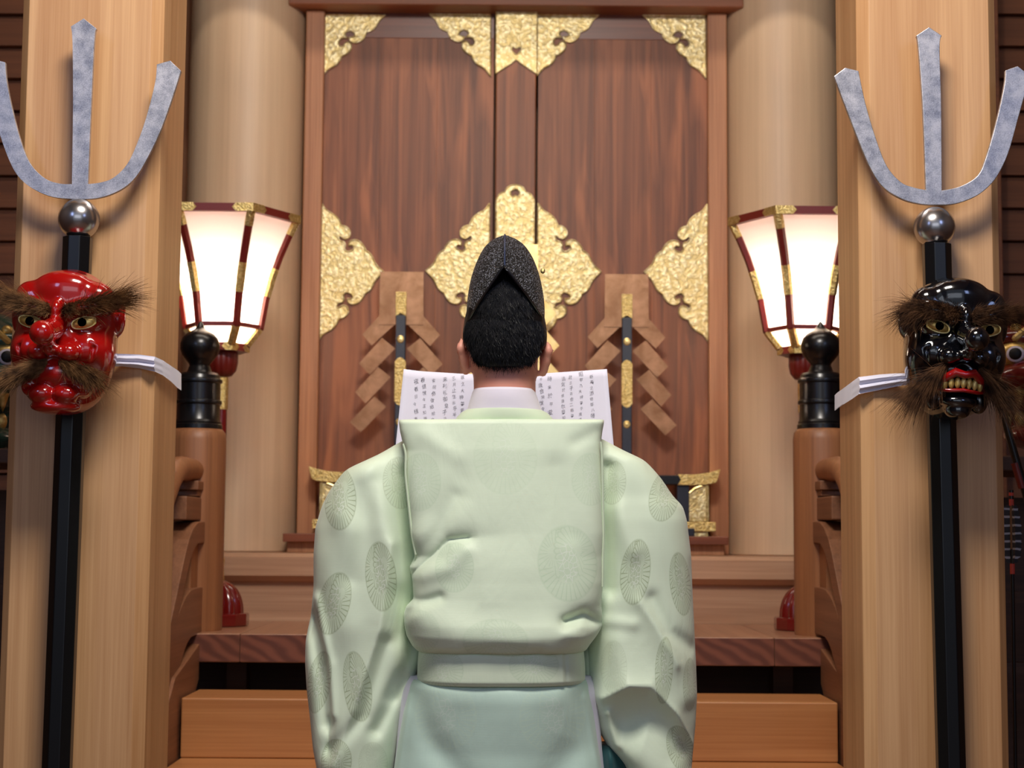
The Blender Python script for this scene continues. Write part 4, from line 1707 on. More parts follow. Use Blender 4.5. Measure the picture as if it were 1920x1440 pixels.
def crown_base(r):
    a = r.uniform(-1.3, 1.3)
    z = r.uniform(-0.084, 0.085 - 0.055 * abs(a))
    if z < -0.035:
        a *= 0.82
    k = 1 - ((z + 0.026) / 0.088) ** 2
    q = 1 - ((z - 0.032) / 0.086) ** 2
    best = None
    for kk, rx, ry in ((k, 0.087, 0.100), (q, 0.073, 0.101)):
        if kk > 0:
            kk = math.sqrt(kk)
            p = (HC[0] + rx * kk * math.sin(a) * 0.985, HC[1] - 0.005 - ry * kk * math.cos(a) - 0.007 * math.exp(-((z - 0.006) / 0.03) ** 2), HC[2] + z)
            if best is None or p[1] < best[1]:
                best = p
    return best, a


strands(m, 7500, crown_base, lambda r, u: (r.gauss(0, .35) - 0.3 * math.sin(u), -0.08 * math.cos(u), -1), lambda r, u: r.uniform(0.008, 0.017), 0.0006, 0.0, 0.08, 4, 6)
m.build('hair_strands', M['hair_strand'], hair)

# tall lacquered hat
hat = thing('tall_hat', None, None, (0, 0, 0))
hat.parent = person
hat.location = (HC[0], 0, HC[2] - FLOOR)
HATL = [(878, 612), (874, 598), (875, 565), (881, 525), (892, 490), (906, 462), (922, 446), (938, 438)]
HATR = [(1018, 604), (1022, 592), (1021, 560), (1014, 520), (1003, 486), (988, 460), (972, 446), (956, 438)]


def hat_mesh():
    m = MB()
    nr, ns = 44, 96
    tl = smooth_line(HATL, 8)
    tr = smooth_line(HATR, 8)
    rows = 437.5 + 174.5 * (1 - np.sin(np.linspace(0, np.pi / 2, nr)) ** 1.0)
    ly = np.array([q[1] for q in tl][::-1])
    lx = np.array([q[0] for q in tl][::-1])
    ry = np.array([q[1] for q in tr][::-1])
    rx = np.array([q[0] for q in tr][::-1])
    V, ok = [], []
    for i, py in enumerate(rows):
        xl, xr_ = np.interp(py, ly, lx), np.interp(py, ry, rx)
        cl = hp((xl + xr_) / 2, py)
        hw = (xr_ - xl) / 2 * PY / F_PX
        v = (612 - py) / 175.0
        dep = 0.121 * math.sqrt(max(0.02, 1 - v ** 2.2))
        yc = HC[1] + 0.01 + 0.03 * v
        for k in range(ns):
            a = 2 * math.pi * k / ns
            cs_, sn = math.cos(a), math.sin(a)
            x = cl[0] + hw * cs_
            # pinched fore-and-aft: a keel along the back seam
            keel = 0.012 * math.exp(-(cs_ / 0.10) ** 2) * (0.3 + v)
            y = yc - (dep * abs(sn) ** 0.9 + keel) * (1 if sn > 0 else -1)
            V.append((x, y, cl[2]))
    F_ = []
    apex = hp(945, 514)
    bl, br = hp(876, 612), hp(1020, 606)

    def opened(p):
        # inverted-V opening low on the back
        if p[1] > HC[1]:
            return False
        if p[0] < apex[0]:
            t = (p[0] - bl[0]) / (apex[0] - bl[0])
            zl_ = bl[2] + (apex[2] - bl[2]) * t
        else:
            t = (br[0] - p[0]) / (br[0] - apex[0])
            zl_ = br[2] + (apex[2] - br[2]) * t
        return p[2] < zl_
    mp = {}
    for i in range(nr - 1):
        for k in range(ns):
            q = [i * ns + k, i * ns + (k + 1) % ns, (i + 1) * ns + (k + 1) % ns, (i + 1) * ns + k]
            F_.append(tuple(q))
    # pull vertices bordering the opening onto its edge for a clean line
    V = [Vector(v) for v in V]
    for j, p in enumerate(V):
        if p.y < HC[1] and opened(p):
            if p.x < apex[0]:
                t = max(0, (p.x - bl[0]) / (apex[0] - bl[0]))
                z = bl[2] + (apex[2] - bl[2]) * t
            else:
                t = max(0, (br[0] - p.x) / (br[0] - apex[0]))
                z = br[2] + (apex[2] - br[2]) * t
            # collapse upward to the edge
            V[j] = Vector((p.x, p.y, max(p.z, z)))
    F2 = [f for f in F_ if max(V[a].z for a in f) - min(V[a].z for a in f) > 1e-5]
    top = len(V)
    tp = hp(947, 436.5)
    V.append(Vector((tp[0], HC[1] + 0.04, tp[2])))
    for k in range(ns):
        F2.append(((nr - 1) * ns + k, (nr - 1) * ns + (k + 1) % ns, top))
    m.add(V, F2)
    return m, apex, bl, br


m, apex, bl, br = hat_mesh()
h = m.build('hat_shell', M['hat'], hat, smooth=True, angle=0)
md = h.modifiers.new('shell', 'SOLIDIFY')
md.thickness = 0.002


def back_y(x, z):
    k = max(-0.999, min(0.999, (x - HC[0]) / 0.081))
    return HC[1] + 0.012 - 0.121 * abs(math.sqrt(1 - k * k)) ** 0.9 - 0.0


m = MB()
e = []
for i in range(15):
    t = i / 14
    x = bl[0] + (apex[0] - bl[0]) * t
    z = bl[2] + (apex[2] - bl[2]) * t
    e.append((x, back_y(x, z) - 0.002, z))
for i in range(1, 15):
    t = 1 - i / 14
    x = br[0] + (apex[0] - br[0]) * t
    z = br[2] + (apex[2] - br[2]) * t
    e.append((x, back_y(x, z) - 0.002, z))
m.tube(e, 0.0026, 8)
m.build('hat_brim', M['hat_edge'], hat, smooth=True)
m = MB()
e = []
for i in range(13):
    py_ = 512 - i * 6
    q = hp(946.5, py_)
    v_ = (612 - py_) / 175.0
    e.append((q[0], HC[1] + 0.01 + 0.03 * v_ - 0.121 * math.sqrt(max(0.02, 1 - v_ ** 2.2)) - 0.012 * (0.3 + v_) - 0.001, q[2]))
m.tube(e, 0.0016, 8)
m.build('back_seam', mat('seam_highlight', srgb(40, 52, 82), 0.35)[0], hat, smooth=True)  # blue highlight along the hat's ridge, put into the seam's colour
m = MB()
a = hp(1016, 508)
m.ball((a[0] + 0.002, a[1], a[2]), (0.005, 0.005, 0.006), 12, 8)
m.build('cord_knot', M['gold_fine'], hat, smooth=True)


# ----------------------------------------------------------- cloth lofts
def seg_dist(x, y, x0, y0, x1, y1):
    dx, dy = x1 - x0, y1 - y0
    t = np.clip(((x - x0) * dx + (y - y0) * dy) / (dx * dx + dy * dy + 1e-9), 0, 1)
    return np.hypot(x - x0 - t * dx, y - y0 - t * dy), t


def loft(rows, folds, Yc, nr=150, na=200, noise=0.0, seed=0, cap=True):
    """rows: (py, xl, xr, front depth, back depth, exponent), pixel outline of a hanging cloth volume at depth Yc.
    folds: (points, width px, amp m); positive amp bulges outward."""
    A = np.array(rows, float)
    py = np.linspace(A[0, 0], A[-1, 0], nr)
    cols = []
    for c in range(1, 6):
        v = np.interp(py, A[:, 0], A[:, c])
        kern = np.exp(-np.linspace(-2, 2, 7) ** 2)
        kern /= kern.sum()
        vp = np.pad(v, 3, mode='reflect', reflect_type='odd')
        cols.append(np.convolve(vp, kern, 'valid'))
    xl, xr, df, db, ex = cols
    a = np.linspace(0, 2 * np.pi, na, endpoint=False)
    V = np.zeros((nr, na, 3))
    rs = np.random.RandomState(seed)
    ph = rs.rand(6) * 6.28
    for i in range(nr):
        n = ex[i]
        c, s = np.cos(a), np.sin(a)
        cc = np.sign(c) * np.abs(c) ** (2 / n)
        ss = np.sign(s) * np.abs(s) ** (2 / n)
        hx = (xr[i] - xl[i]) / 2
        X = (xl[i] + xr[i]) / 2 + hx * cc
        front = s > 0
        D = np.where(front, ss * df[i], ss * db[i])
        bump = np.zeros(na)
        for pts, w, amp in folds:
            best = np.full(na, 1e9)
            for k in range(len(pts) - 1):
                d, t = seg_dist(X, np.full(na, py[i]), *pts[k], *pts[k + 1])
                best = np.minimum(best, d)
            bump += amp * (np.exp(-(best / w) ** 2) if w > 0 else np.exp(best / w))
        if noise:
            bump += noise * (np.sin(X * 0.035 + py[i] * 0.013 + ph[0]) * np.sin(py[i] * 0.021 - X * 0.01 + ph[1]) + 0.5 * np.sin(X * 0.08 - py[i] * 0.03 + ph[2]))
        D = D + bump * np.where(front, np.minimum(1, np.abs(ss) * 2.0), 0)
        base = [P(float(x), float(py[i]), Yc) for x in (X.min(), X.max())]
        f = (X - X.min()) / max(1e-6, X.max() - X.min())
        V[i, :, 0] = base[0].x + (base[1].x - base[0].x) * f
        V[i, :, 2] = base[0].z + (base[1].z - base[0].z) * f
        V[i, :, 1] = Yc - D
    vs = V.reshape(-1, 3)
    fs = []
    for i in range(nr - 1):
        for k in range(na):
            k2 = (k + 1) % na
            fs.append((i * na + k, i * na + k2, (i + 1) * na + k2, (i + 1) * na + k))
    if cap:
        vs = np.vstack([vs, V[0].mean(0), V[-1].mean(0)])
        q = len(vs)
        for k in range(na):
            k2 = (k + 1) % na
            fs.append((k, q - 2, k2))
            fs.append(((nr - 1) * na + k2, q - 1, (nr - 1) * na + k))
    return vs, fs


SP = PY / F_PX


def kiku(px, py, rx, ry, tilt=0.0, w=1.0):
    p = P(px, py, PY - 0.05)
    return (p.x, p.z, rx * SP, ry * SP, tilt, w)


GREEN = srgb(219, 234, 208)
LINE = srgb(146, 160, 122)
FAINT = srgb(184, 208, 176)
R_SLEEVE = [kiku(637, 935, 33, 60, 0.08), kiku(627, 1131, 32, 60, -0.25), kiku(716, 1080, 29, 65, 0.1), kiku(672, 1285, 26, 66, 0.15), kiku(597, 1280, 24, 60, -0.2), kiku(632, 1425, 30, 42, -0.1), kiku(748, 905, 30, 50, 0.1, 0.6), kiku(700, 1430, 26, 40, 0.1, 0.3)]
L_SLEEVE = [kiku(1247, 930, 30, 50, -0.3, 0.9), kiku(1190, 1072, 28, 62, -0.12), kiku(1277, 1095, 22, 60, 0.12), kiku(1243, 1255, 17, 62, -0.05), kiku(1150, 905, 24, 42, -0.1, 0.6), kiku(1295, 1285, 15, 50, 0, 0.8), kiku(1278, 1405, 26, 45, 0.3), kiku(1150, 1250, 24, 50, 0, 0.3)]
R_PANEL = [kiku(855, 1062, 36, 46, 0, 0.8), kiku(1062, 1055, 56, 70, 0.1, 0.8), kiku(930, 1195, 60, 40, 0, 0.6), kiku(790, 905, 40, 55, 0, 0.6), kiku(1105, 900, 36, 50, 0, 0.55), kiku(948, 860, 60, 70, 0, 0.35), kiku(790, 1180, 40, 40, 0, 0.5)]
R_SKIRT = [kiku(838, 1335, 58, 62, 0, 0.5), kiku(1035, 1335, 62, 66, 0, 0.5)]
R_BELT = [kiku(830, 1250, 42, 40, 0, 0.8), kiku(1000, 1240, 46, 36, 0, 0.8)]
M['sleeve_l'] = robe_mat('pale_green_silk_left_sleeve', GREEN, R_SLEEVE, PORG, LINE)
M['sleeve_r'] = robe_mat('pale_green_silk_right_sleeve', GREEN, L_SLEEVE, PORG, LINE)
M['panel'] = robe_mat('pale_green_silk_back', GREEN, R_PANEL, PORG, FAINT, 0.8, 0.3)
M['skirt'] = robe_mat('shaded_silk_skirt', srgb(190, 216, 202), R_SKIRT, PORG, srgb(206, 226, 196), 0.8, 0.1)  # same silk as the robe; its shade is put into this mintier colour
M['belt'] = robe_mat('pale_green_silk_belt', GREEN, R_BELT, PORG, FAINT, 0.8, 0.2)
M['green_plain'] = cloth('pale_green_silk_plain', srgb(212, 228, 198))[0]

# inner white collar round the neck
nc = hp(945, 760)


def ring_loft(name, levels, material, parent, yoff=0.0, seg=64, thick=0.004):
    """levels: (px left, px right, py, depth half)"""
    vs, fs = [], []
    for (xl, xr, py, d) in levels:
        a, b = hp(xl, py), hp(xr, py)
        cx, cz, hw = (a[0] + b[0]) / 2, (a[2] + b[2]) / 2, (b[0] - a[0]) / 2
        for k in range(seg):
            an = 2 * math.pi * k / seg
            vs.append((cx + hw * math.cos(an), PY + yoff - d * math.sin(an), cz - 0.030 * max(0, -math.sin(an))))
    for i in range(len(levels) - 1):
        for k in range(seg):
            k2 = (k + 1) % seg
            fs.append((i * seg + k, i * seg + k2, (i + 1) * seg + k2, (i + 1) * seg + k))
    o = MB().add(vs, fs).build(name, material, parent, smooth=True, angle=60)
    md = o.modifiers.new('thick', 'SOLIDIFY')
    md.thickness = thick
    md.offset = -1
    return o


ring_loft('white_collar', [(889, 1002, 731, 0.070), (886, 1004, 736, 0.073), (880, 1011, 755, 0.074), (872, 1022, 785, 0.074), (868, 1026, 800, 0.074)], M['under_white'], person, -0.004)
ring_loft('green_collar_band', [(878, 1012, 773, 0.074), (873, 1017, 770, 0.078), (866, 1026, 774, 0.080), (856, 1036, 784, 0.080), (850, 1042, 800, 0.078)], M['green_plain'], person, -0.004, thick=0.006)

# sleeves
vs, fs = loft([(827, 755, 775, 0.03, 0.05, 2), (831, 746, 785, 0.04, 0.06, 2), (838, 735, 795, 0.055, 0.08, 2.2), (850, 716, 800, 0.065, 0.10, 2.4), (866, 684, 800, 0.075, 0.12, 2.5), (880, 650, 800, 0.08, 0.14, 2.5), (895, 638, 800, 0.085, 0.16, 2.5), (920, 619, 800, 0.09, 0.18, 2.4), (950, 604, 800, 0.095, 0.19, 2.4), (990, 592, 800, 0.10, 0.20, 2.3), (1040, 589, 800, 0.10, 0.22, 2.3), (1100, 589, 800, 0.10, 0.22, 2.3), (1150, 584, 796, 0.10, 0.22, 2.3), (1200, 574, 796, 0.10, 0.22, 2.3), (1240, 573, 790, 0.10, 0.22, 2.3), (1290, 576, 772, 0.10, 0.22, 2.3), (1350, 583, 756, 0.10, 0.22, 2.3), (1400, 588, 747, 0.10, 0.22, 2.3), (1450, 598, 738, 0.10, 0.20, 2.3), (1560, 620, 728, 0.09, 0.18, 2.3), (1600, 640, 715, 0.06, 0.12, 2.3)],
              [([(742, 1020), (722, 1170), (668, 1330), (636, 1425)], -26, 0.026), ([(590, 1150), (618, 1230), (628, 1330), (622, 1400)], -10, -0.016), ([(775, 900), (772, 1060), (770, 1180)], 26, -0.030),
               ([(690, 870), (660, 900), (640, 960)], 26, 0.010), ([(700, 900), (735, 1000), (752, 1080)], 24, 0.012), ([(600, 1120), (628, 1240), (632, 1330)], 9, 0.012), ([(588, 1160), (610, 1260), (620, 1350)], 13, -0.016),
               ([(632, 1395), (690, 1330), (730, 1200)], 14, -0.013), ([(712, 1360), (760, 1270)], 14, -0.018), ([(660, 1000), (640, 1090), (665, 1160)], 40, 0.010), ([(790, 1130), (770, 1230), (740, 1300)], 12, -0.014),
               ([(705, 905), (690, 1000), (668, 1080)], 18, -0.006)],
              PY + 0.03, noise=0.0025, seed=2)
mesh_obj('left_sleeve', vs, fs, M['sleeve_l'], person)
vs, fs = loft([(824, 1105, 1130, 0.03, 0.05, 2), (828, 1100, 1138, 0.04, 0.06, 2), (836, 1095, 1152, 0.055, 0.08, 2.2), (850, 1090, 1178, 0.065, 0.10, 2.4), (862, 1090, 1206, 0.075, 0.12, 2.5), (880, 1090, 1224, 0.08, 0.14, 2.5), (900, 1090, 1241, 0.085, 0.16, 2.4), (932, 1090, 1262, 0.09, 0.18, 2.4), (948, 1090, 1279, 0.095, 0.19, 2.3), (975, 1090, 1287, 0.10, 0.20, 2.3), (1040, 1090, 1295, 0.10, 0.22, 2.3), (1120, 1092, 1298, 0.10, 0.22, 2.3), (1180, 1098, 1301, 0.10, 0.22, 2.3), (1240, 1100, 1304, 0.10, 0.22, 2.3), (1300, 1104, 1306, 0.10, 0.22, 2.3), (1360, 1116, 1303, 0.10, 0.22, 2.3), (1400, 1140, 1299, 0.10, 0.2, 2.3), (1430, 1168, 1297, 0.10, 0.18, 2.3), (1480, 1186, 1292, 0.09, 0.16, 2.3), (1540, 1205, 1280, 0.07, 0.12, 2.3)],
              [([(1135, 880), (1132, 1000), (1134, 1100)], 16, -0.022), ([(1192, 1125), (1222, 1170), (1262, 1240)], -18, 0.014), ([(1150, 960), (1180, 1030)], 20, 0.008), ([(1215, 1120), (1245, 1180), (1290, 1210)], 14, -0.010),
               ([(1124, 1302), (1170, 1276), (1212, 1278), (1262, 1330), (1300, 1400)], -22, 0.028), ([(1175, 1345), (1215, 1335), (1265, 1390)], 44, -0.030), ([(1130, 1160), (1180, 1165)], 12, 0.006),
               ([(1150, 1200), (1160, 1265)], 26, 0.010), ([(1286, 1330), (1290, 1430)], 18, -0.014), ([(1135, 1330), (1150, 1390)], 10, 0.014)],
              PY + 0.03, noise=0.0022, seed=5)
mesh_obj('right_sleeve', vs, fs, M['sleeve_r'], person)

# back of the robe: a stiff board-like yoke that blouses over the belt
vs, fs = loft([(791, 751, 1130, 0.080, 0.060, 9), (795, 751, 1130, 0.090, 0.068, 9), (812, 753, 1127, 0.094, 0.08, 8), (830, 757, 1125, 0.098, 0.09, 7), (848, 761, 1127, 0.102, 0.10, 6), (880, 761, 1128, 0.106, 0.11, 6), (930, 765, 1129, 0.114, 0.12, 6), (1000, 772, 1130, 0.124, 0.12, 6), (1042, 780, 1129, 0.132, 0.12, 5), (1062, 770, 1129, 0.136, 0.12, 5), (1090, 776, 1128, 0.140, 0.12, 5), (1120, 778, 1126, 0.146, 0.12, 4.5), (1134, 764, 1126, 0.150, 0.12, 4), (1150, 759, 1128, 0.155, 0.12, 3.6), (1168, 760, 1131, 0.160, 0.12, 3.4), (1188, 764, 1118, 0.161, 0.12, 3.4), (1207, 774, 1104, 0.158, 0.11, 3.2), (1217, 783, 1098, 0.148, 0.10, 3), (1221, 790, 1090, 0.120, 0.09, 3)],
              [([(772, 1078), (815, 1040), (845, 1012), (882, 1008)], -12, -0.020), ([(1130, 1168), (1092, 1146), (1056, 1158)], -12, -0.016), ([(780, 1052), (818, 1008), (860, 935)], 16, -0.007), ([(800, 1075), (845, 1062), (872, 1030)], 18, 0.008), ([(762, 1150), (790, 1128), (830, 1115)], 10, -0.009),
               ([(790, 1150), (860, 1180), (960, 1195), (1060, 1185)], 30, 0.010), ([(1128, 1166), (1085, 1150), (1058, 1160)], 11, -0.012), ([(1125, 1185), (1085, 1190), (1060, 1178)], 14, 0.006),
               ([(950, 830), (955, 1100)], 90, 0.010), ([(880, 1212), (950, 1206), (1010, 1212)], 9, -0.006), ([(770, 980), (820, 960), (868, 905)], 22, -0.004), ([(1040, 880), (1062, 1000)], 20, -0.0035),
               ([(800, 820), (860, 860)], 16, 0.003), ([(1075, 835), (1112, 815)], 14, -0.004), ([(925, 1010), (920, 1120)], 12, 0.0025)],
              PY, nr=200, na=280, noise=0.0012, seed=8)
mesh_obj('robe_back', vs, fs, M['panel'], person)
# piped seams where sleeves join the back
for s, line in ((-1, [(757, 832), (762, 852), (762, 890), (767, 940), (774, 1000), (781, 1040)]), (1, [(1125, 828), (1127, 850), (1128, 890), (1129, 940), (1130, 1000), (1129, 1040), (1128, 1100)])):
    pts = []
    for i, q in enumerate(smooth_line(line, 6)):
        p = P(q[0] + s * 1.5, q[1], PY - 0.088)
        pts.append(p)
    MB().tube(pts, 0.0022, 8).build('sleeve_seam', M['green_plain'], person, smooth=True)

# belt, skirt and white underlayer
vs, fs = loft([(1212, 790, 1092, 0.130, 0.10, 3), (1218, 786, 1094, 0.144, 0.10, 3), (1240, 784, 1096, 0.147, 0.10, 3), (1270, 783, 1097, 0.147, 0.10, 3), (1276, 786, 1094, 0.140, 0.10, 3)],
              [([(1050, 1215), (1052, 1275)], 3, 0.002), ([(1056, 1215), (1058, 1275)], 3, -0.003)], PY, nr=40, na=200)
mesh_obj('belt', vs, fs, M['belt'], person)
vs, fs = loft([(1270, 776, 1100, 0.120, 0.10, 3.2), (1277, 770, 1104, 0.134, 0.10, 3.2), (1330, 758, 1113, 0.135, 0.11, 3.2), (1400, 746, 1122, 0.130, 0.12, 3.2), (1450, 738, 1130, 0.136, 0.13, 3.2), (1700, 690, 1176, 0.15, 0.14, 3), (2050, 650, 1220, 0.16, 0.16, 3)],
              [([(782, 1295), (810, 1370), (880, 1460)], 26, -0.012), ([(1105, 1290), (1085, 1380), (1010, 1480)], 34, -0.013), ([(850, 1300), (1040, 1300)], 20, 0.004), ([(950, 1340), (950, 1500)], 60, 0.010), ([(1094, 1300), (1122, 1440)], 7, 0.006), ([(768, 1300), (750, 1440)], 7, 0.006)],
              PY, nr=150, na=200, noise=0.001, seed=3)
mesh_obj('robe_skirt', vs, fs, M['skirt'], person)
vs, fs = loft([(1266, 770, 1108, 0.09, 0.07, 2.5), (1285, 756, 1118, 0.105, 0.08, 2.5), (1340, 748, 1124, 0.09, 0.09, 2.5), (1420, 742, 1130, 0.1, 0.1, 2.5), (1700, 700, 1166, 0.12, 0.12, 2.5), (2055, 670, 1200, 0.14, 0.14, 2.5)], [], PY, nr=60, na=100)
mesh_obj('white_underrobe', vs, fs, M['white_cloth'], person)
vs, fs = loft([(1195, 1085, 1125, 0.05, 0.05, 2.2), (1230, 1080, 1125, 0.06, 0.08, 2.2), (1300, 1080, 1130, 0.06, 0.08, 2.2)], [], PY + 0.06, nr=30, na=60)
mesh_obj('sleeve_lining', vs, fs, M['green_plain'], person)
vs, fs = loft([(1395, 1120, 1165, 0.03, 0.05, 2.2), (1410, 1115, 1175, 0.05, 0.08, 2.2), (1450, 1112, 1185, 0.05, 0.08, 2.2), (1700, 1090, 1200, 0.05, 0.08, 2.2)], [([(1140, 1400), (1148, 1500)], 7, 0.01)], PY + 0.03, nr=40, na=80)
mesh_obj('teal_trouser_fold', vs, fs, M['teal'], person)

# =================================================================== THE SHEET
PAP_Y = 3.76
pap = thing('paper_sheet', 'white paper sheet with vertical handwritten columns, held up in front of the priest', 'paper', (P(945, 780, PAP_Y).x, PAP_Y, P(945, 900, PAP_Y).z))


def paper_pt(px, py):
    u = (px - 945) / 200.0
    y = PAP_Y - 0.05 * abs(u) ** 1.6 - (py - 700) * 0.00012
    return P(px, py, y)


def paper_edge(v):
    """left and right x at row v"""
    return np.interp(v, (0, 1), (757, 733)), np.interp(v, (0, 1), (1138, 1158))


m = MB()
nu, nv = 40, 16
vs, fs = [], []
for j in range(nv + 1):
    v = j / nv
    a, b = paper_edge(v)
    for i in range(nu + 1):
        u = i / nu
        px = a + (b - a) * u
        topy = np.interp(px, (757, 790, 870, 945, 1020, 1138), (692, 696, 701, 702, 700, 692))
        py = topy + (920 - topy) * v
        vs.append(paper_pt(px, py))
for j in range(nv):
    for i in range(nu):
        q = j * (nu + 1) + i
        fs.append((q, q + 1, q + nu + 2, q + nu + 1))
m.add(vs, fs)
sheet = m.build('sheet', mat('washi_paper', srgb(228, 226, 242), 0.7, Subsurface_Weight=0.0)[0], pap, smooth=True, angle=0)
md = sheet.modifiers.new('thick', 'SOLIDIFY')
md.thickness = 0.0006
md.offset = 1

COLS = [(1109, 703, '新奏之添物年八幡心', 1111, 790), (1089, 698, '昭甲乃大神等乎廣厚', 1090, 788), (1070, 704, '武之子孫合二臨等時', 1073, 790), (1055, 707, '清気於健康尓豊知志', 1057, 794),
        (1031, 707, '時来於平安明', 1033, 790), (1014, 708, '千歳合栄世々給', 1019, 778), (868, 704, '歌之大神等恵', 866, 770), (850, 706, '三月止生出乎半', 853, 778), (835, 708, '来利礼御皇子己', 836, 786),
        (813, 710, '安開命敬給給之', 812, 788), (794, 709, '春健世々玉知恵', 796, 786), (780, 712, '夜者日々様事', 779, 786)]
texts = []
for (x0_, y0_, s_, x1_, y1_) in COLS:
    n = len(s_)
    for i, ch in enumerate(s_):
        cu = bpy.data.curves.new('glyph', 'FONT')
        cu.body = ch
        cu.align_x = 'CENTER'
        cu.align_y = 'CENTER'
        cu.size = 1.0
        cu.offset = -0.012
        cu.resolution_u = 2
        o = bpy.data.objects.new('glyph', cu)
        COL.objects.link(o)
        f = i / max(1, n - 1)
        texts.append((x0_, o, x0_ + (x1_ - x0_) * f + random.gauss(0, 1.0), y0_ + 4 + (y1_ - y0_ - 4) * f, (y1_ - y0_) / n))
bpy.context.view_layer.update()
dg = bpy.context.evaluated_depsgraph_get()
cols = {}
for (key, o, px, py, step) in texts:
    m = cols.setdefault(key, MB())
    me = bpy.data.meshes.new_from_object(o.evaluated_get(dg))
    sz = min(step * 0.92, 10.5) * random.uniform(0.7, 1.08)
    sh = random.uniform(-0.25, -0.05)
    ro = random.gauss(0.05, 0.09)
    ca, sa = math.cos(ro), math.sin(ro)
    vs = []
    for v in me.vertices:
        x, y = v.co.x * 0.9, v.co.y
        y -= sh * x
        x, y = x * ca - y * sa, x * sa + y * ca
        p = paper_pt(px + x * sz, py - y * sz)
        p.y -= 0.0012
        vs.append(p)
    m.add(vs, [tuple(p.vertices) for p in me.polygons])
    cu = o.data
    bpy.data.objects.remove(o)
    bpy.data.curves.remove(cu)
    bpy.data.meshes.remove(me)
for key, m in cols.items():
    m.build('text_column', M['ink'], sheet)


# =================================================================== LION HEADS BESIDE THE POSTS
def lion_head(px, py, Y, face, label, flip=1):
    c = P(px, py, Y)
    t = thing('lion_head', label, 'lion head', (c.x, c.y, c.z - 0.22))
    f = Field((-0.26, -0.26, -0.26), (0.26, 0.2, 0.26), 0.0052)
    f.ell((0, 0.02, 0.05), (0.19, 0.16, 0.15), 0.02)
    f.ell((0, -0.10, 0.00), (0.13, 0.10, 0.05), 0.02)          # snout
    f.ell((0, -0.04, -0.16), (0.13, 0.12, 0.045), 0.02)        # lower jaw
    f.ell((0, 0.09, -0.08), (0.15, 0.07, 0.12), 0.03)
    for s in (-1, 1):
        f.ell((s * 0.09, -0.10, 0.10), (0.07, 0.04, 0.025), 0.01)
        f.ell((s * 0.17, 0.02, 0.13), (0.05, 0.03, 0.06), 0.01)
        f.ell((s * 0.10, -0.12, -0.01), (0.045, 0.05, 0.035), 0.01)
    R = Matrix.Translation(c) @ Matrix.Rotation(flip * -0.35, 4, 'Z')
    V, Fc = f.mesh()
    mesh_obj('head_shell', V, Fc, face, t, R)
    for s in (-1, 1):
        m = MB()
        m.ball((0, 0, 0), (0.05, 0.03, 0.034), 28, 14, mtx=R @ Matrix.Translation((s * 0.088, -0.120, 0.055)))
        e = m.build('gold_eye', M['gold_paint'], t, smooth=True)
        m = MB()
        m.ball((0, 0, 0), (0.024, 0.012, 0.022), 24, 12, mtx=R @ Matrix.Translation((s * 0.086, -0.146, 0.052)))
        m.build('eye_white', M['under_white'], e, smooth=True)
        m = MB()
        m.ball((0, 0, 0), (0.018, 0.012, 0.017), 24, 12, mtx=R @ Matrix.Translation((s * 0.086, -0.1505, 0.052)))
        m.build('pupil', M['pupil'], e, smooth=True)
        m = MB()
        pts = [(s * (0.03 + 0.028 * i), -0.15 + 0.012 * i + 0.008 * math.sin(i * 2.4), 0.105 + 0.014 * math.sin(i * 1.9)) for i in range(7)]
        m.tube([R @ Vector(p) for p in smooth_line_3(pts)], 0.010, 8)
        for i in range(4):
            m.ball((0, 0, 0), 0.016, 14, 8, mtx=R @ Matrix.Translation((s * (0.04 + 0.045 * i), -0.135 + 0.02 * i, 0.125)))
        m.build('gilt_brow', M['gold_paint'], t, smooth=True)
        for i in range(3):
            m = MB()
            m.lathe([(0.0, -0.05), (0.008, -0.03), (0.016, 0.0), (0.010, 0.008)], (0, 0, 0), 12, mtx=R @ Matrix.Translation((s * (0.045 + 0.035 * i), -0.155 + 0.028 * i, -0.045)))
            m.build('gold_tooth', M['gold_paint'], t, smooth=True)
            m = MB()
            m.ball((0, 0, 0), (0.014, 0.012, 0.022), 12, 8, mtx=R @ Matrix.Translation((s * (0.045 + 0.035 * i), -0.13 + 0.024 * i, -0.118)))
            m.build('lower_gold_tooth', M['gold_paint'], t, smooth=True)
    m = MB()
    m.ball((0, 0, 0), (0.05, 0.04, 0.036), 28, 16, mtx=R @ Matrix.Translation((0, -0.185, 0.035)))
    m.build('nose', M['red_lacquer'], t, smooth=True)
    return t


def smooth_line_3(pts):
    out = []
    for i in range(len(pts) - 1):
        for k in range(4):
            f = k / 4
            out.append(tuple(a + (b - a) * f for a, b in zip(pts[i], pts[i + 1])))
    out.append(pts[-1])
    return out


LY = 4.5
lion_head(1972, 708, LY, M['red_lacquer'], 'dark red lion head with gold eyes and teeth, beside the right post')
lion_head(-55, 712, LY, mat('green_lacquer', srgb(18, 66, 56), 0.25, coat=0.5)[0], 'dark green lion head with gold eyes and teeth, beside the left post', flip=-1)
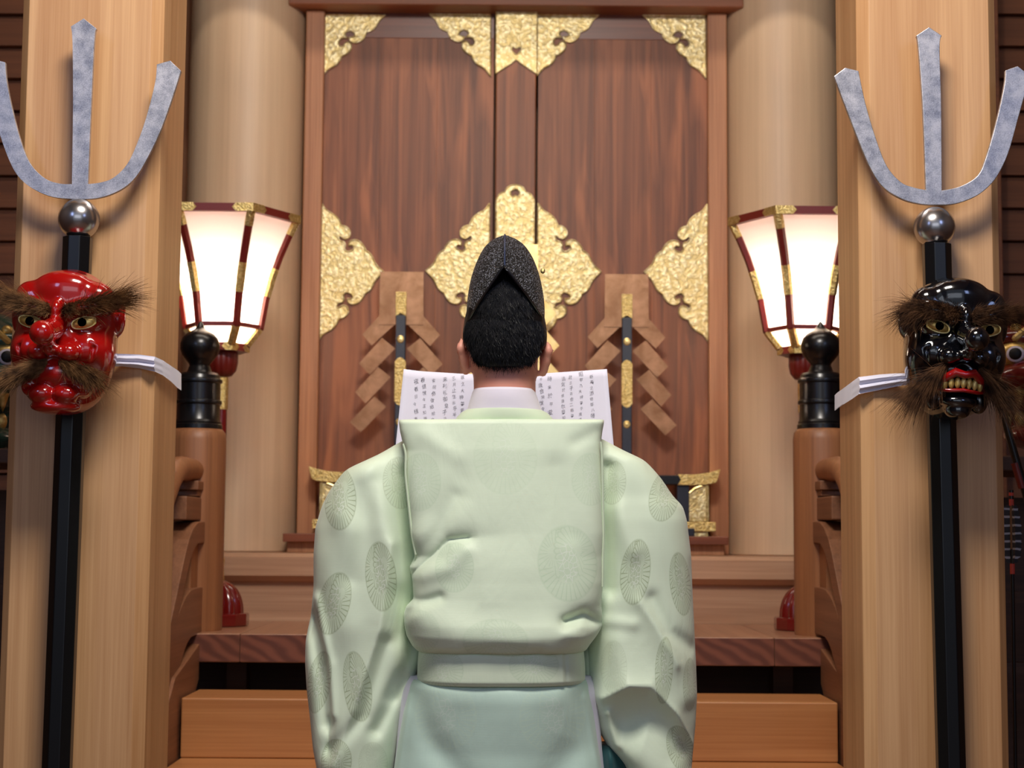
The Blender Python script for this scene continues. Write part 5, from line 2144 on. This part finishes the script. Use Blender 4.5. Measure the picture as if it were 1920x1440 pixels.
# stands that carry them
for s, lab in ((1, 'dark timber stand under the red lion head, right edge'), (-1, 'dark timber stand under the green lion head, left edge')):
    cx = P(1966 if s > 0 else -52, 800, LY).x
    zt_ = P(1920, 708, LY).z - 0.224
    t = thing('display_stand', lab, 'stand', (cx, LY, FLOOR))
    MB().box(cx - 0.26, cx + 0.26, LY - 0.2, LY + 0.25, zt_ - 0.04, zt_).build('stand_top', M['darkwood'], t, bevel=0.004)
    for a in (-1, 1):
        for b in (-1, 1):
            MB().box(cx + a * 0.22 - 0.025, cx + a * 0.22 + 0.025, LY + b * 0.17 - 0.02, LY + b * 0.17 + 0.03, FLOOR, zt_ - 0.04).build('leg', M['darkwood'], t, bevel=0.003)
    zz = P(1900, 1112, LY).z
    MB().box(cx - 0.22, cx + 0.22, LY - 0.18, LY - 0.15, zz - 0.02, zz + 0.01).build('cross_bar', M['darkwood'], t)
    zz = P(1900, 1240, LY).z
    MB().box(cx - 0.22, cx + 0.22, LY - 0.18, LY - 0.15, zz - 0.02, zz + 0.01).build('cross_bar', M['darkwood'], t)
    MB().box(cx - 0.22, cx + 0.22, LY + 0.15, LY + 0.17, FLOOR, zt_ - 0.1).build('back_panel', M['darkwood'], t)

# slanting black shaft in front of the lion head, right edge
a, b = P(1876, 760, 4.15), P(1926, 935, 4.15)
d = (b - a).normalized()
e = a + d * ((a.z - FLOOR) / -d.z)
sh = thing('black_staff', 'slanting black lacquered staff in front of the red lion head', 'staff', (e.x, e.y, FLOOR))
MB().tube([a - d * 0.05, e], 0.0095, 12).build('shaft', M['black_lacquer'], sh, smooth=True)
m = MB()
m.tube([P(1903, 868, 4.15) - Vector((0, 0, 0)), P(1917, 915, 4.15)], 0.0102, 12)
m.build('red_binding', M['red_wood'], sh, smooth=True)

# arrow standing upright with barred feathers
AY = 4.05
a, e = P(1896, 922, AY), P(1904, 1440, AY)
d = (e - a).normalized()
e = a + d * ((a.z - FLOOR) / -d.z)
ar = thing('arrow', 'upright black arrow with barred feathers and red bindings, right of the right post', 'arrow', (e.x, e.y, FLOOR))
MB().tube([a + d * 0.14, e], 0.0045, 10).build('shaft', M['black_lacquer'], ar, smooth=True)
MB().tube([a, a + d * 0.21], 0.0042, 10).build('bamboo_end', mat('bamboo', srgb(120, 88, 60), 0.5)[0], ar, smooth=True)
red_band = mat('red_thread', srgb(196, 70, 54), 0.6)[0]
for u0, u1 in ((0.002, 0.010), (0.018, 0.034), (0.175, 0.20)):
    MB().tube([a + d * u0, a + d * u1], 0.0058, 10).build('red_binding', red_band, ar, smooth=True)
for u0, u1 in ((-0.004, 0.002), (0.010, 0.018)):
    MB().tube([a + d * u0, a + d * u1], 0.0056, 10).build('black_nock', M['black_satin'], ar, smooth=True)


def feather_mat():
    m, t, b = mat('barred_feather', rough=0.7)
    w = t.new('ShaderNodeTexWave', wave_type='BANDS', bands_direction='Z')
    t.l.new(t.coords((1, 1, 1)), w.inputs[0])
    w.inputs['Scale'].default_value = 16
    w.inputs['Distortion'].default_value = 2.0
    w.inputs['Detail'].default_value = 1.5
    t.put(b.inputs['Base Color'], t.ramp(w.outputs[1], [(0.78, srgb(40, 38, 42)), (0.9, srgb(170, 170, 178))]))
    return m


fm = feather_mat()
for ang in (math.pi * 0.92, math.pi * 0.08, -math.pi * 0.5):
    m = MB()
    side = Vector((math.cos(ang), math.sin(ang), 0))
    vs, fs = [], []
    N = 26
    for i in range(N + 1):
        u = i / N
        w = 0.028 * min(1, math.sin(math.pi * min(1, u * 0.62 + 0.16)) ** 0.7) * (1 if i % 2 else 0.86) * (1 if u < 0.9 else 0.7)
        p = a + d * (0.03 + 0.14 * u)
        vs += [p, p + side * w + Vector((0, 0, -0.004))]
    for i in range(N):
        fs.append((2 * i, 2 * i + 1, 2 * i + 3, 2 * i + 2))
    o = m.add(vs, fs).build('feather', fm, ar)
    md = o.modifiers.new('thick', 'SOLIDIFY')
    md.thickness = 0.0006
